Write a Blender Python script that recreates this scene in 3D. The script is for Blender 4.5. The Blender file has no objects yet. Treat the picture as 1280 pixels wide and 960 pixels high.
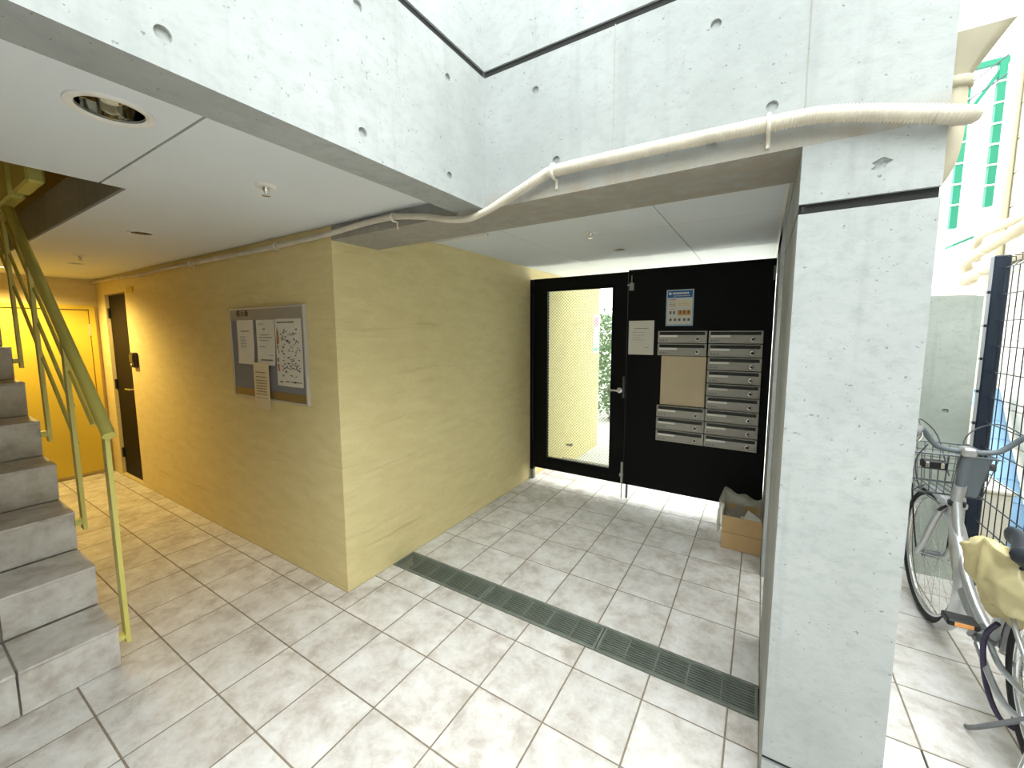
import bpy, bmesh, math, random
from mathutils import Vector, Matrix
random.seed(7)
scene = bpy.context.scene
C = scene.collection

# ------------------------------------------------------------------ camera
F_PX, CX, CY = 506.262, 636.036, 467.748          # focal length and principal point at 1280x960
YAW, PITCH, ROLL, CAM_Z = 0.5582, -0.1033, -0.0038, 1.491
cy_, sy_, cp_, sp_ = math.cos(YAW), math.sin(YAW), math.cos(PITCH), math.sin(PITCH)
fwd = Vector((-sy_*cp_, cy_*cp_, sp_)); rgt = Vector((cy_, sy_, 0)); up = rgt.cross(fwd)
cr, sr = math.cos(ROLL), math.sin(ROLL)
r2 = cr*rgt + sr*up; u2 = -sr*rgt + cr*up
cd = bpy.data.cameras.new('camera'); cam = bpy.data.objects.new('camera', cd); C.objects.link(cam)
m = Matrix.Identity(4)
for i in range(3):
    m[i][0], m[i][1], m[i][2] = r2[i], u2[i], -fwd[i]
m[2][3] = CAM_Z
cam.matrix_world = m
cd.sensor_fit = 'HORIZONTAL'; cd.sensor_width = 36; cd.lens = F_PX/1280*36
cd.shift_x = (640-CX)/1280; cd.shift_y = (CY-480)/1280
cd.clip_start = 0.02; cd.clip_end = 200
scene.camera = cam

# ------------------------------------------------------------------ sky (bright overcast) and exposure
w = bpy.data.worlds.new('overcast_sky'); scene.world = w; w.use_nodes = True
bg = w.node_tree.nodes['Background']
bg.inputs[0].default_value = (0.925, 0.985, 1.0, 1); bg.inputs[1].default_value = 3.9
vs = scene.view_settings
vs.view_transform = 'Standard'; vs.look = 'None'; vs.exposure = 1.27; vs.gamma = 1; vs.use_curve_mapping = False

# ------------------------------------------------------------------ materials
def lin(c):
    return tuple(((x/255)/12.92 if x/255 <= .04045 else ((x/255+.055)/1.055)**2.4) for x in c)
MATS = {}
def mat(name, col, rough=.6, metal=0, var=.0, scale=6, bump=0, bscale=60, coat=0, emit=0, stretch=(1, 1, 1), rnd=0, spec=None):
    if name in MATS: return MATS[name]
    mt = bpy.data.materials.new(name); mt.use_nodes = True; MATS[name] = mt
    nt = mt.node_tree; N = nt.nodes; L = nt.links; b = N['Principled BSDF']
    c = lin(col)
    b.inputs['Roughness'].default_value = rough; b.inputs['Metallic'].default_value = metal
    b.inputs['Base Color'].default_value = (*c, 1)
    if spec is not None: b.inputs['Specular IOR Level'].default_value = spec
    if coat: b.inputs['Coat Weight'].default_value = coat
    if emit:
        b.inputs['Emission Color'].default_value = (*c, 1); b.inputs['Emission Strength'].default_value = emit
    if var or bump:
        tc = N.new('ShaderNodeTexCoord'); mp = N.new('ShaderNodeMapping'); mp.inputs['Scale'].default_value = stretch
        L.new(tc.outputs['Object'], mp.inputs[0])
        src = mp.outputs[0]
        if rnd:
            oi = N.new('ShaderNodeObjectInfo'); ad = N.new('ShaderNodeVectorMath'); ad.operation = 'ADD'
            ml = N.new('ShaderNodeMath'); ml.operation = 'MULTIPLY'; ml.inputs[1].default_value = 50
            L.new(oi.outputs['Random'], ml.inputs[0]); L.new(src, ad.inputs[0]); L.new(ml.outputs[0], ad.inputs[1]); src = ad.outputs[0]
        if var:
            nz = N.new('ShaderNodeTexNoise'); nz.inputs['Scale'].default_value = scale; nz.inputs['Detail'].default_value = 6
            L.new(src, nz.inputs['Vector'])
            rp = N.new('ShaderNodeValToRGB'); rp.color_ramp.elements[0].position = .3; rp.color_ramp.elements[1].position = .7
            rp.color_ramp.elements[0].color = (*[x*(1-var) for x in c], 1); rp.color_ramp.elements[1].color = (*[min(1, x*(1+var)) for x in c], 1)
            L.new(nz.outputs[0], rp.inputs[0]); L.new(rp.outputs[0], b.inputs['Base Color'])
        if bump:
            n2 = N.new('ShaderNodeTexNoise'); n2.inputs['Scale'].default_value = bscale; n2.inputs['Detail'].default_value = 4
            L.new(src, n2.inputs['Vector'])
            bm_ = N.new('ShaderNodeBump'); bm_.inputs['Strength'].default_value = bump; bm_.inputs['Distance'].default_value = .004
            L.new(n2.outputs[0], bm_.inputs['Height']); L.new(bm_.outputs[0], b.inputs['Normal'])
    return mt

def node_mat(name):
    mt = bpy.data.materials.new(name); mt.use_nodes = True; MATS[name] = mt
    return mt, mt.node_tree.nodes, mt.node_tree.links, mt.node_tree.nodes['Principled BSDF']
def ramp(N, L, src, stops):
    r = N.new('ShaderNodeValToRGB'); e = r.color_ramp.elements
    while len(e) < len(stops): e.new(.5)
    for q, (p, c) in zip(e, stops): q.position = p; q.color = (*c, 1)
    L.new(src, r.inputs[0]); return r.outputs[0]
def noise(N, L, vec, scale, detail=5, rough=.55, dist=0):
    n = N.new('ShaderNodeTexNoise'); n.inputs['Scale'].default_value = scale; n.inputs['Detail'].default_value = detail
    n.inputs['Roughness'].default_value = rough; n.inputs['Distortion'].default_value = dist
    L.new(vec, n.inputs['Vector']); return n.outputs[0]
def mixc(N, L, fac, a, b, mode='MIX'):
    x = N.new('ShaderNodeMix'); x.data_type = 'RGBA'; x.blend_type = mode
    for sock, v in ((x.inputs[0], fac), (x.inputs[6], a), (x.inputs[7], b)):
        if hasattr(v, 'links') or hasattr(v, 'is_linked'): L.new(v, sock)
        else: sock.default_value = v if isinstance(v, float) else (*v, 1)
    return x.outputs[2]
def mapping(N, L, src, sc):
    mp = N.new('ShaderNodeMapping'); mp.inputs['Scale'].default_value = sc; L.new(src, mp.inputs[0]); return mp.outputs[0]

def concrete_mat(name, base, dark, stain=False):
    mt, N, L, b = node_mat(name)
    pos = N.new('ShaderNodeTexCoord').outputs['Object']
    base, dark = lin(base), lin(dark)
    n1 = noise(N, L, pos, 1.6, 6); n2 = noise(N, L, mapping(N, L, pos, (9, 9, .5)), 1.5, 4); n3 = noise(N, L, pos, 90, 2)
    n4 = noise(N, L, mapping(N, L, pos, (1, 1, 1.6)), 22, 8, .75)
    c1 = ramp(N, L, n1, [(.32, dark), (.66, base)])
    c2 = mixc(N, L, ramp(N, L, n2, [(.56, (0, 0, 0)), (.74, (.45, .45, .45))]), c1, tuple(x*.8 for x in dark))
    c3 = mixc(N, L, ramp(N, L, n4, [(.47, (0, 0, 0)), (.68, (.45, .45, .45))]), c2, tuple(x*.82 for x in dark))
    spk = ramp(N, L, n3, [(.25, (.5, .5, .5)), (.31, (1, 1, 1))])
    c4 = mixc(N, L, 1.0, c3, spk, 'MULTIPLY')
    if stain:      # rusty water marks that ran down below the hose
        sp = N.new('ShaderNodeSeparateXYZ'); L.new(pos, sp.inputs[0])
        mr = N.new('ShaderNodeMapRange'); mr.inputs[1].default_value = 2.045; mr.inputs[2].default_value = 1.99; mr.inputs[3].default_value = 0; mr.inputs[4].default_value = .75
        L.new(sp.outputs[2], mr.inputs[0])
        sn = noise(N, L, mapping(N, L, pos, (14, 14, 1.2)), 1.2, 6, .7)
        mu = N.new('ShaderNodeMath'); mu.operation = 'MULTIPLY'; L.new(mr.outputs[0], mu.inputs[0]); L.new(ramp(N, L, sn, [(.3, (.25, .25, .25)), (.6, (1, 1, 1))]), mu.inputs[1])
        c4 = mixc(N, L, mu.outputs[0], c4, lin((150, 138, 118)))
    L.new(c4, b.inputs['Base Color']); b.inputs['Roughness'].default_value = .72
    bp = N.new('ShaderNodeBump'); bp.inputs['Strength'].default_value = .25; bp.inputs['Distance'].default_value = .003
    L.new(noise(N, L, pos, 40, 6, .65), bp.inputs['Height']); L.new(bp.outputs[0], b.inputs['Normal'])
    return mt
CONC = concrete_mat('fair_faced_concrete', (178, 181, 180), (150, 154, 152))
CONC_S = concrete_mat('stained_concrete', (178, 181, 180), (150, 154, 152), True)
CONC_D = concrete_mat('weathered_concrete', (176, 172, 160), (150, 146, 135))
CONC_G = concrete_mat('mossy_grey_concrete', (188, 194, 186), (158, 166, 156))

def yellow_mat():
    mt, N, L, b = node_mat('yellow_rammed_wall')
    pos = N.new('ShaderNodeTexCoord').outputs['Object']
    base, dark, deep = lin((229, 213, 160)), lin((219, 201, 145)), lin((184, 164, 106))
    warp = noise(N, L, pos, 2.2, 3)
    sep = N.new('ShaderNodeSeparateXYZ'); L.new(pos, sep.inputs[0])
    ad = N.new('ShaderNodeMath'); ad.operation = 'MULTIPLY_ADD'; ad.inputs[1].default_value = .10
    L.new(warp, ad.inputs[0]); L.new(sep.outputs[2], ad.inputs[2])
    cmb = N.new('ShaderNodeCombineXYZ'); L.new(ad.outputs[0], cmb.inputs[2])
    xs = N.new('ShaderNodeMath'); xs.operation = 'MULTIPLY'; xs.inputs[1].default_value = .035; L.new(sep.outputs[0], xs.inputs[0]); L.new(xs.outputs[0], cmb.inputs[0])
    ys = N.new('ShaderNodeMath'); ys.operation = 'MULTIPLY'; ys.inputs[1].default_value = .035; L.new(sep.outputs[1], ys.inputs[0]); L.new(ys.outputs[0], cmb.inputs[1])
    strata = noise(N, L, cmb.outputs[0], 26, 5, .6)
    patch = noise(N, L, mapping(N, L, pos, (1, 1, 3.5)), 5, 6, .65, .4)
    c1 = ramp(N, L, patch, [(.3, dark), (.65, base)])
    c2 = mixc(N, L, ramp(N, L, strata, [(.27, (.42, .42, .42)), (.38, (0, 0, 0))]), c1, deep)
    c3 = mixc(N, L, ramp(N, L, noise(N, L, mapping(N, L, pos, (1, 1, 2)), 60, 3), [(.28, (.4, .4, .4)), (.36, (0, 0, 0))]), c2, deep)
    L.new(c3, b.inputs['Base Color']); b.inputs['Roughness'].default_value = .85
    bp = N.new('ShaderNodeBump'); bp.inputs['Strength'].default_value = .35; bp.inputs['Distance'].default_value = .004
    L.new(strata, bp.inputs['Height']); L.new(bp.outputs[0], b.inputs['Normal'])
    return mt
YEL = yellow_mat()

def tile_mat():
    mt, N, L, b = node_mat('mottled_ceramic_tile')
    pos = N.new('ShaderNodeTexCoord').outputs['Object']
    oi = N.new('ShaderNodeObjectInfo'); ml = N.new('ShaderNodeMath'); ml.operation = 'MULTIPLY'; ml.inputs[1].default_value = 40
    L.new(oi.outputs['Random'], ml.inputs[0])
    ad = N.new('ShaderNodeVectorMath'); ad.operation = 'ADD'; L.new(pos, ad.inputs[0]); L.new(ml.outputs[0], ad.inputs[1]); v = ad.outputs[0]
    n1 = noise(N, L, v, 7, 8, .68, .2); n2 = noise(N, L, v, 24, 6, .65)
    c1 = ramp(N, L, n1, [(.31, lin((180, 170, 160))), (.49, lin((214, 209, 203))), (.66, lin((231, 229, 226)))])
    c2 = mixc(N, L, ramp(N, L, n2, [(.50, (0, 0, 0)), (.72, (.42, .42, .42))]), c1, lin((182, 172, 158)))
    # per-tile tone
    tone = N.new('ShaderNodeMapRange'); tone.inputs[3].default_value = .94; tone.inputs[4].default_value = 1.03
    L.new(oi.outputs['Random'], tone.inputs[0])
    hs = N.new('ShaderNodeHueSaturation'); L.new(c2, hs.inputs['Color']); L.new(tone.outputs[0], hs.inputs['Value'])
    L.new(hs.outputs[0], b.inputs['Base Color'])
    b.inputs['Roughness'].default_value = .55; b.inputs['Specular IOR Level'].default_value = .3
    bp = N.new('ShaderNodeBump'); bp.inputs['Strength'].default_value = .12; bp.inputs['Distance'].default_value = .003
    L.new(n2, bp.inputs['Height']); L.new(bp.outputs[0], b.inputs['Normal'])
    return mt
TILE = tile_mat()
GROUT = mat('dark_grout', (138, 126, 110), .9, var=.2, scale=30)
CEIL = mat('white_ceiling_board', (222, 227, 230), .8, var=.015, scale=3)
CEILGAP = mat('ceiling_backing', (120, 120, 116), .9)
BLACK = mat('black_gate_paint', (7, 8, 8), .55, bump=.05, bscale=200, spec=.16)
STEEL = mat('brushed_stainless', (190, 188, 182), .34, 1, var=.06, scale=8, stretch=(1, 1, 30))
MBST = mat('mailbox_steel', (172, 168, 160), .5, .35, var=.08, scale=5, stretch=(1, 1, 20))
CHROME = mat('chrome', (225, 225, 225), .12, 1)
MIRROR = mat('reflector_mirror', (200, 200, 195), .06, 1)
WHITEP = mat('white_plastic', (232, 230, 224), .45)
PAPER = mat('white_paper', (226, 222, 210), .8)
INK = mat('grey_print', (120, 118, 116), .8)
INKD = mat('dark_print', (40, 38, 38), .8)
RED = mat('red_print', (196, 110, 90), .8)
ORANGE = mat('orange_print', (214, 160, 100), .8)
BLUE = mat('blue_print', (48, 104, 158), .7)
PALEB = mat('pale_blue_print', (176, 196, 214), .7)
PALEY = mat('pale_yellow_print', (236, 226, 190), .7)
PINK = mat('pink_print', (232, 200, 190), .7)
FELT = mat('grey_felt_board', (132, 132, 138), .9, bump=.2, bscale=300)
ALU = mat('satin_aluminium', (206, 202, 192), .4, .6)
BOARDBAND = mat('bronze_band', (140, 120, 80), .45, .4)
DOORB = mat('dark_brown_steel_door', (24, 17, 12), .65, var=.1, scale=3, spec=.2)
DOORY = mat('yellow_painted_door', (212, 186, 70), .55, var=.03)
RAILY = mat('yellow_green_enamel', (222, 212, 116), .45, var=.05, scale=5)
HOSE = mat('ivory_corrugated_hose', (206, 198, 180), .6, var=.12, scale=12)
CLAMP = mat('ivory_clamp', (222, 216, 200), .55)
DRAINM = mat('dark_grate_steel', (122, 128, 120), .5, .2, var=.2, scale=14)
PIT = mat('drain_pit', (26, 25, 22), .9)
CARD = mat('cardboard', (196, 164, 118), .85, var=.08, scale=7)
DARKB = mat('black_plastic', (26, 26, 28), .45)
NAVY = mat('navy_fence_paint', (26, 38, 56), .45)
RUBBER = mat('black_rubber', (34, 33, 33), .75)
SILV = mat('silver_bike_paint', (200, 202, 204), .3, .75)
SILVD = mat('grey_bike_metal', (120, 124, 128), .4, .6)
GREYP = mat('grey_plastic', (104, 112, 118), .5)
SADDLE = mat('black_saddle_vinyl', (40, 44, 52), .4)
GROOVE = mat('dark_joint', (44, 44, 42), .9)
BEIGE = mat('beige_board', (214, 196, 164), .7, var=.03)
WALLW = mat('white_render_wall', (238, 240, 238), .85, var=.02)
GREEN = mat('green_painted_steel', (16, 118, 92), .5)
CREAM = mat('cream_siding', (208, 204, 190), .7)
PIPEB = mat('beige_insulated_pipe', (196, 184, 160), .65, var=.06, scale=8)
ACW = mat('weathered_white_metal', (226, 222, 206), .55, var=.06, scale=6)
TARP = mat('light_blue_sheet', (136, 176, 216), .5)
GROUND = mat('outer_ground_concrete', (176, 172, 164), .9, var=.1, scale=4)
LEAF = mat('leaf_green', (92, 118, 74), .6, var=.25, scale=5)
WOOD = mat('twig_brown', (98, 80, 60), .8)
PURPLE = mat('dark_purple_lock_hose', (56, 48, 74), .5)
REFL = mat('amber_reflector', (230, 160, 90), .3)

def glass_mat():
    mt, N, L, b = node_mat('wired_glass'); out = N['Material Output']
    tr = N.new('ShaderNodeBsdfTransparent'); tr.inputs[0].default_value = (.82, .85, .82, 1)
    gl = N.new('ShaderNodeBsdfGlossy'); gl.inputs['Roughness'].default_value = .08
    fr = N.new('ShaderNodeFresnel'); fr.inputs[0].default_value = 1.45
    mx = N.new('ShaderNodeMixShader'); L.new(fr.outputs[0], mx.inputs[0]); L.new(tr.outputs[0], mx.inputs[1]); L.new(gl.outputs[0], mx.inputs[2])
    L.new(mx.outputs[0], out.inputs[0]); return mt
GLASS = glass_mat()
def film_mat(name, col, alpha):
    mt, N, L, b = node_mat(name); out = N['Material Output']
    tr = N.new('ShaderNodeBsdfTransparent'); df = N.new('ShaderNodeBsdfDiffuse'); df.inputs[0].default_value = (*lin(col), 1)
    tl = N.new('ShaderNodeBsdfTranslucent'); tl.inputs[0].default_value = (*lin(col), 1)
    gl = N.new('ShaderNodeBsdfGlossy'); gl.inputs['Roughness'].default_value = .25
    a = N.new('ShaderNodeMixShader'); a.inputs[0].default_value = .35; L.new(df.outputs[0], a.inputs[1]); L.new(tl.outputs[0], a.inputs[2])
    g = N.new('ShaderNodeMixShader'); g.inputs[0].default_value = .08; L.new(a.outputs[0], g.inputs[1]); L.new(gl.outputs[0], g.inputs[2])
    x = N.new('ShaderNodeMixShader'); x.inputs[0].default_value = alpha; L.new(tr.outputs[0], x.inputs[1]); L.new(g.outputs[0], x.inputs[2])
    L.new(x.outputs[0], out.inputs[0]); return mt
BAGCLEAR = film_mat('translucent_bag_film', (214, 212, 196), .62)
BAGY = film_mat('cream_bag_film', (236, 222, 172), .94)

# ------------------------------------------------------------------ mesh helpers
class MB:
    """collects shapes for ONE mesh"""
    def __init__(s): s.v = []; s.f = []; s.smooth = []
    def add(s, vs_, fs, smooth=False):
        o = len(s.v); s.v += [tuple(x) for x in vs_]
        for q in fs: s.f.append([o+i for i in q]); s.smooth.append(smooth)
        return s
    def box(s, x0, x1, y0, y1, z0, z1):
        return s.add([(x0, y0, z0), (x1, y0, z0), (x1, y1, z0), (x0, y1, z0), (x0, y0, z1), (x1, y0, z1), (x1, y1, z1), (x0, y1, z1)],
                     [(3, 2, 1, 0), (4, 5, 6, 7), (0, 1, 5, 4), (1, 2, 6, 5), (2, 3, 7, 6), (3, 0, 4, 7)])
    def cbox(s, x0, x1, y0, y1, z0, z1, b=.003):
        """box with chamfered edges"""
        bm = bmesh.new(); bmesh.ops.create_cube(bm, size=1)
        for v in bm.verts: v.co = Vector(((x0+x1)/2+v.co.x*(x1-x0), (y0+y1)/2+v.co.y*(y1-y0), (z0+z1)/2+v.co.z*(z1-z0)))
        bmesh.ops.bevel(bm, geom=bm.edges[:], offset=b, segments=1, affect='EDGES')
        return s.bm(bm)
    def bm(s, bm, mtx=None, smooth=False):
        bm.verts.index_update()
        s.add([(mtx @ v.co) if mtx else v.co.copy() for v in bm.verts], [[v.index for v in f.verts] for f in bm.faces], smooth); bm.free(); return s
    def tube(s, path, r, n=10, caps=True, closed=False):
        P = [Vector(p) for p in path]; m_ = len(P); rs = r if isinstance(r, (list, tuple)) else [r]*m_
        rings = []; prev = None
        for i in range(m_):
            if closed: t = P[(i+1) % m_]-P[(i-1) % m_]
            else: t = P[min(i+1, m_-1)]-P[max(i-1, 0)]
            t.normalize()
            if prev is None:
                a = Vector((0, 0, 1)) if abs(t.z) < .9 else Vector((1, 0, 0))
                u = t.cross(a).normalized()
            else:
                u = (prev-t*prev.dot(t)).normalized()
            prev = u; v_ = t.cross(u)
            rings.append([P[i]+(u*math.cos(2*math.pi*k/n)+v_*math.sin(2*math.pi*k/n))*rs[i] for k in range(n)])
        V = [p for rg in rings for p in rg]; Fc = []
        for i in range(m_ if closed else m_-1):
            j = (i+1) % m_
            for k in range(n):
                Fc.append((i*n+k, i*n+(k+1) % n, j*n+(k+1) % n, j*n+k))
        s.add(V, Fc, True)
        if caps and not closed:
            s.add(rings[0], [tuple(range(n-1, -1, -1))]); s.add(rings[-1], [tuple(range(n))])
        return s
    def cyl(s, p0, p1, r, n=12): return s.tube([p0, p1], r, n)
    def bar(s, p0, p1, w_, h, side=(0, 1, 0)):
        """rectangular bar from p0 to p1; w_ measured along 'side'"""
        a, b = Vector(p0), Vector(p1); t = (b-a).normalized(); sd = Vector(side); sd = (sd-t*sd.dot(t)).normalized(); nn = t.cross(sd)
        V = []
        for p in (a, b):
            for i, j in ((-1, -1), (1, -1), (1, 1), (-1, 1)): V.append(p+sd*w_/2*i+nn*h/2*j)
        return s.add(V, [(3, 2, 1, 0), (4, 5, 6, 7), (0, 1, 5, 4), (1, 2, 6, 5), (2, 3, 7, 6), (3, 0, 4, 7)])
    def lathe(s, prof, c=(0, 0, 0), n=24, axis='Z'):
        V = []; Fc = []
        for r, h in prof:
            for k in range(n):
                a = 2*math.pi*k/n; x, y = r*math.cos(a), r*math.sin(a)
                p = (x, y, h) if axis == 'Z' else ((h, x, y) if axis == 'X' else (y, h, x))
                V.append((p[0]+c[0], p[1]+c[1], p[2]+c[2]))
        for i in range(len(prof)-1):
            for k in range(n): Fc.append((i*n+k, i*n+(k+1) % n, (i+1)*n+(k+1) % n, (i+1)*n+k))
        return s.add(V, Fc, True)
    def prism(s, poly, z0, z1):
        n = len(poly)
        V = [(x, y, z0) for x, y in poly]+[(x, y, z1) for x, y in poly]
        return s.add(V, [tuple(range(n-1, -1, -1)), tuple(range(n, 2*n))]+[(i, (i+1) % n, n+(i+1) % n, n+i) for i in range(n)])
    def mesh(s, name, material):
        me = bpy.data.meshes.new(name); me.from_pydata(s.v, [], s.f); me.update()
        me.polygons.foreach_set('use_smooth', s.smooth)
        if material: me.materials.append(material)
        return me
    def build(s, name, material, parent=None, loc=None):
        o = bpy.data.objects.new(name, s.mesh(name, material)); C.objects.link(o)
        if parent: o.parent = parent
        if loc: o.location = loc
        return o

def tag(o, label, cat, group=None):
    o['label'] = label; o['category'] = cat
    if group: o['group'] = group
    return o
def thing(name, label, cat, loc=(0, 0, 0), group=None):
    o = bpy.data.objects.new(name, None); o.empty_display_size = .05; C.objects.link(o); o.location = loc
    return tag(o, label, cat, group)
def struct(o): o['kind'] = 'structure'; return o
def stuff(o): o['kind'] = 'stuff'; return o
def part(name, me, parent, loc=(0, 0, 0), rot=(0, 0, 0)):
    o = bpy.data.objects.new(name, me); C.objects.link(o); o.parent = parent; o.location = loc; o.rotation_euler = rot; return o
def cut(obj, cutters):
    """subtract closed cutter shapes (MB) from obj and bake the result into its mesh"""
    objs = []
    for c in cutters:
        k = c.build('cutter', None); objs.append(k)
        md = obj.modifiers.new('cut', 'BOOLEAN'); md.object = k; md.operation = 'DIFFERENCE'; md.solver = 'EXACT'
    dg = bpy.context.evaluated_depsgraph_get(); dg.update()
    me = bpy.data.meshes.new_from_object(obj.evaluated_get(dg))
    obj.modifiers.clear(); obj.data = me
    for k in objs:
        d = k.data; bpy.data.objects.remove(k); bpy.data.meshes.remove(d)

# ------------------------------------------------------------------ main dimensions (metres)
XW, YW = -1.955, 1.37        # corner of the yellow wall block; YW is also the concrete face of beam and pillar
YG = 3.555                   # plane of the gate
PX0, PX1 = .0645, .337       # concrete pillar
XB0, XB1 = -1.095, -.962     # left concrete beam / upper wall
ZB = 1.977                   # soffit of the concrete beams
ZL, ZR = 2.05, 2.112         # ceiling heights, stair lobby and gate passage
DY0, DY1 = 1.705, 1.885      # drain
XF = -5.97                   # far wall

# ------------------------------------------------------------------ floor
fl = MB()
fl.box(-6.2, 2.2, -4.5, DY0, -.12, -.0016); fl.box(-6.2, 2.2, DY1, 4.35, -.12, -.0016); fl.box(-6.2, 2.2, DY0, DY1, -.12, -.10)
floor = struct(fl.build('floor', GROUT))
pit = MB(); pit.box(XW, PX0, DY0, DY0+.004, -.10, -.012); pit.box(XW, PX0, DY1-.004, DY1, -.10, -.012); pit.box(XW, PX0, DY0, DY1, -.1, -.095)
part('drain_channel', pit.mesh('drain_channel', PIT), floor)
TM = {}
GAP = .0068
def tile_mesh(w_, d_):
    k = (round(w_, 3), round(d_, 3))
    if k not in TM:
        b = .0012; h = .012; W, D = w_/2, d_/2
        V = [(-W, -D, -h), (W, -D, -h), (W, D, -h), (-W, D, -h), (-W, -D, -b), (W, -D, -b), (W, D, -b), (-W, D, -b),
             (-W+b, -D+b, 0), (W-b, -D+b, 0), (W-b, D-b, 0), (-W+b, D-b, 0)]
        Fc = [(8, 9, 10, 11)]
        for a in (0, 4):
            for i in range(4): Fc.append((a+i, a+(i+1) % 4, a+4+(i+1) % 4, a+4+i))
        TM[k] = MB().add(V, Fc).mesh('tile', TILE)
    return TM[k]
X0T, Y0T = -1.8427, .9617
def floor_tile(x0, x1, y0, y1):
    if x1-x0 < .03 or y1-y0 < .03: return
    o = part('tile', tile_mesh(x1-x0-GAP, y1-y0-GAP), floor, ((x0+x1)/2, (y0+y1)/2, random.uniform(-.0003, .0003)))
    o.rotation_euler = (random.uniform(-.0012, .0012), random.uniform(-.0012, .0012), 0)
def in_view(x, y):
    d = Vector((x, y, -CAM_Z)); z = d.dot(fwd)
    if z < .2: return False
    u = CX+F_PX*d.dot(r2)/z; v = CY-F_PX*d.dot(u2)/z
    return -60 < u < 1340 and v < 1040
rows_near = [Y0T+.3*j for j in range(-18, 3)]+[DY0]
rows_far = [DY1]+[2.2075+.3*j for j in range(0, 8)]
rest = MB()
def tile_rows(rows, xa, xb, skip=None):
    k0 = math.floor((xa-X0T)/.3)
    for y0, y1 in zip(rows[:-1], rows[1:]):
        k = k0
        while X0T+.3*k < xb-.02:
            a, b = max(xa, X0T+.3*k), min(xb, X0T+.3*(k+1)); k += 1
            if skip and skip(a, b, y0, y1): continue
            if any(in_view(p, q) for p in (a, b) for q in (y0, y1)): floor_tile(a, b, y0, y1)
            elif b-a > .05: rest.box(a+GAP/2, b-GAP/2, y0+GAP/2, y1-GAP/2, -.012, 0)
clip = lambda rows, lo, hi: [lo]+[r for r in rows if lo+.02 < r < hi-.02]+[hi]
# stair lobby and courtyard, in front of the yellow wall; the stair stands on the tiles
near_a, near_b = clip(rows_near, -1.2, YW), clip(rows_near, -1.2, DY0)
tile_rows(near_a[:-1], -2.4427, PX0)                 # whole rows up to y = 1.2617
tile_rows([r for r in near_a[:-1] if r > .36], XF, -2.4427)
tile_rows(near_a[-2:], XF, XW)                       # cut row against the yellow wall
tile_rows(near_b[-3:], XW, PX0)
tile_rows(clip(rows_near, -4.4, -1.2), -.95, 2.1)
# gate passage
tile_rows(clip(rows_far, DY1, 4.3), XW, PX0)
# alley
tile_rows(clip(rows_far, DY1, 3.35), PX1, 1.15)
alley_rows = [1.9075-.3*j for j in range(12, -1, -1)]
tile_rows(clip(alley_rows, YW, DY1), PX1, 1.15)
tile_rows(clip(rows_near, -1.2, YW), PX0, 1.15)
tile_rows(clip(rows_far, 2.2, 2.8), PX0, PX1)
o = part('far_tiles', rest.mesh('far_tiles', TILE), floor); stuff(o)
struct(MB().box(-14, 14, -9, 22, -.35, -.16).build('ground', GROUND))

# ------------------------------------------------------------------ yellow wall block with recessed dark door
wl = struct(MB().box(-6.3, XW, YW, 5.53, -.3, ZR+.02).build('wall_left', YEL))
cut(wl, [MB().box(-5.71, -5.12, YW-.1, YW+.05, .012, 1.885)])
struct(MB().box(XF-.25, XF, -1.3, YW, -.1, 4.2).build('wall_far', YEL))
d1 = bpy.data.objects.new('door_1', None); C.objects.link(d1); struct(d1); d1.location = (-5.415, YW+.04, .02)
part('leaf', MB().cbox(-.285, .285, -.012, .01, 0, 1.855, .002).mesh('leaf', DOORB), d1)
hd = part('lever_handle', MB().cyl((.235, -.012, .93), (.235, -.06, .93), .011).tube([(.235, -.055, .93), (.14, -.06, .93)], .009, 8).mesh('lever', CHROME), d1)
for z in (.22, .95, 1.68): part('hinge', MB().cyl((-.283, -.02, z-.05), (-.283, -.02, z+.05), .012, 8).mesh('hinge', DARKB), d1)
d2 = bpy.data.objects.new('door_2', None); C.objects.link(d2); struct(d2); d2.location = (XF, .93, .03)
part('leaf', MB().cbox(0, .03, -.36, .36, .01, 1.70, .003).mesh('leaf', DOORY), d2)
fr = MB(); fr.box(0, .045, .365, .405, 0, 1.75); fr.box(0, .045, -.405, -.365, 0, 1.75); fr.box(0, .045, -.365, .365, 1.71, 1.75)
part('door_frame', fr.mesh('door_frame', DOORY), d2)
for z in (.75, 1.5): part('hinge', MB().cyl((.036, .36, z-.06), (.036, .36, z+.06), .01, 8).mesh('hinge', ALU), d2)

# ------------------------------------------------------------------ concrete: left upper wall, right upper wall, pillar
def disc_cut(c, axis, r=.0145, depth=.008):
    c = Vector(c); a = Vector(axis)
    return MB().cyl(c-a*.02, c+a*depth, r, 20)
wa = struct(MB().box(XB0, XB1, -4.5, YW, ZB, 5.2).build('wall_upper_left', CONC))
tiesL = [(y, z) for y in (-.55, -.1, .347, .787, 1.154) for z in (2.038, 2.36)]
cut(wa, [MB().box(XB1-.018, XB1+.05, -4.6, YW+.05, 2.464, 2.489)]+[disc_cut((XB1, y, z), (-1, 0, 0)) for y, z in tiesL])
wb = struct(MB().box(XW, PX1, YW, 1.675, ZB, 5.2).build('wall_upper_right', CONC_S))
tiesR = [(-.739, 2.355), (-.158, 2.358), (-.728, 2.029), (-.156, 2.031), (-.01, 2.098), (-.655, 2.098)]
cut(wb, [MB().box(XB1-.01, PX1+.05, YW-.05, YW+.018, 2.464, 2.489)]+[disc_cut((x, YW, z), (0, 1, 0)) for x, z in tiesR])
wp = struct(MB().box(PX0, PX1, YW, 2.2, -.1, ZB-.0005).build('wall_right', CONC))
chip = MB(); b_ = bmesh.new(); bmesh.ops.create_icosphere(b_, subdivisions=2, radius=1)
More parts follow.
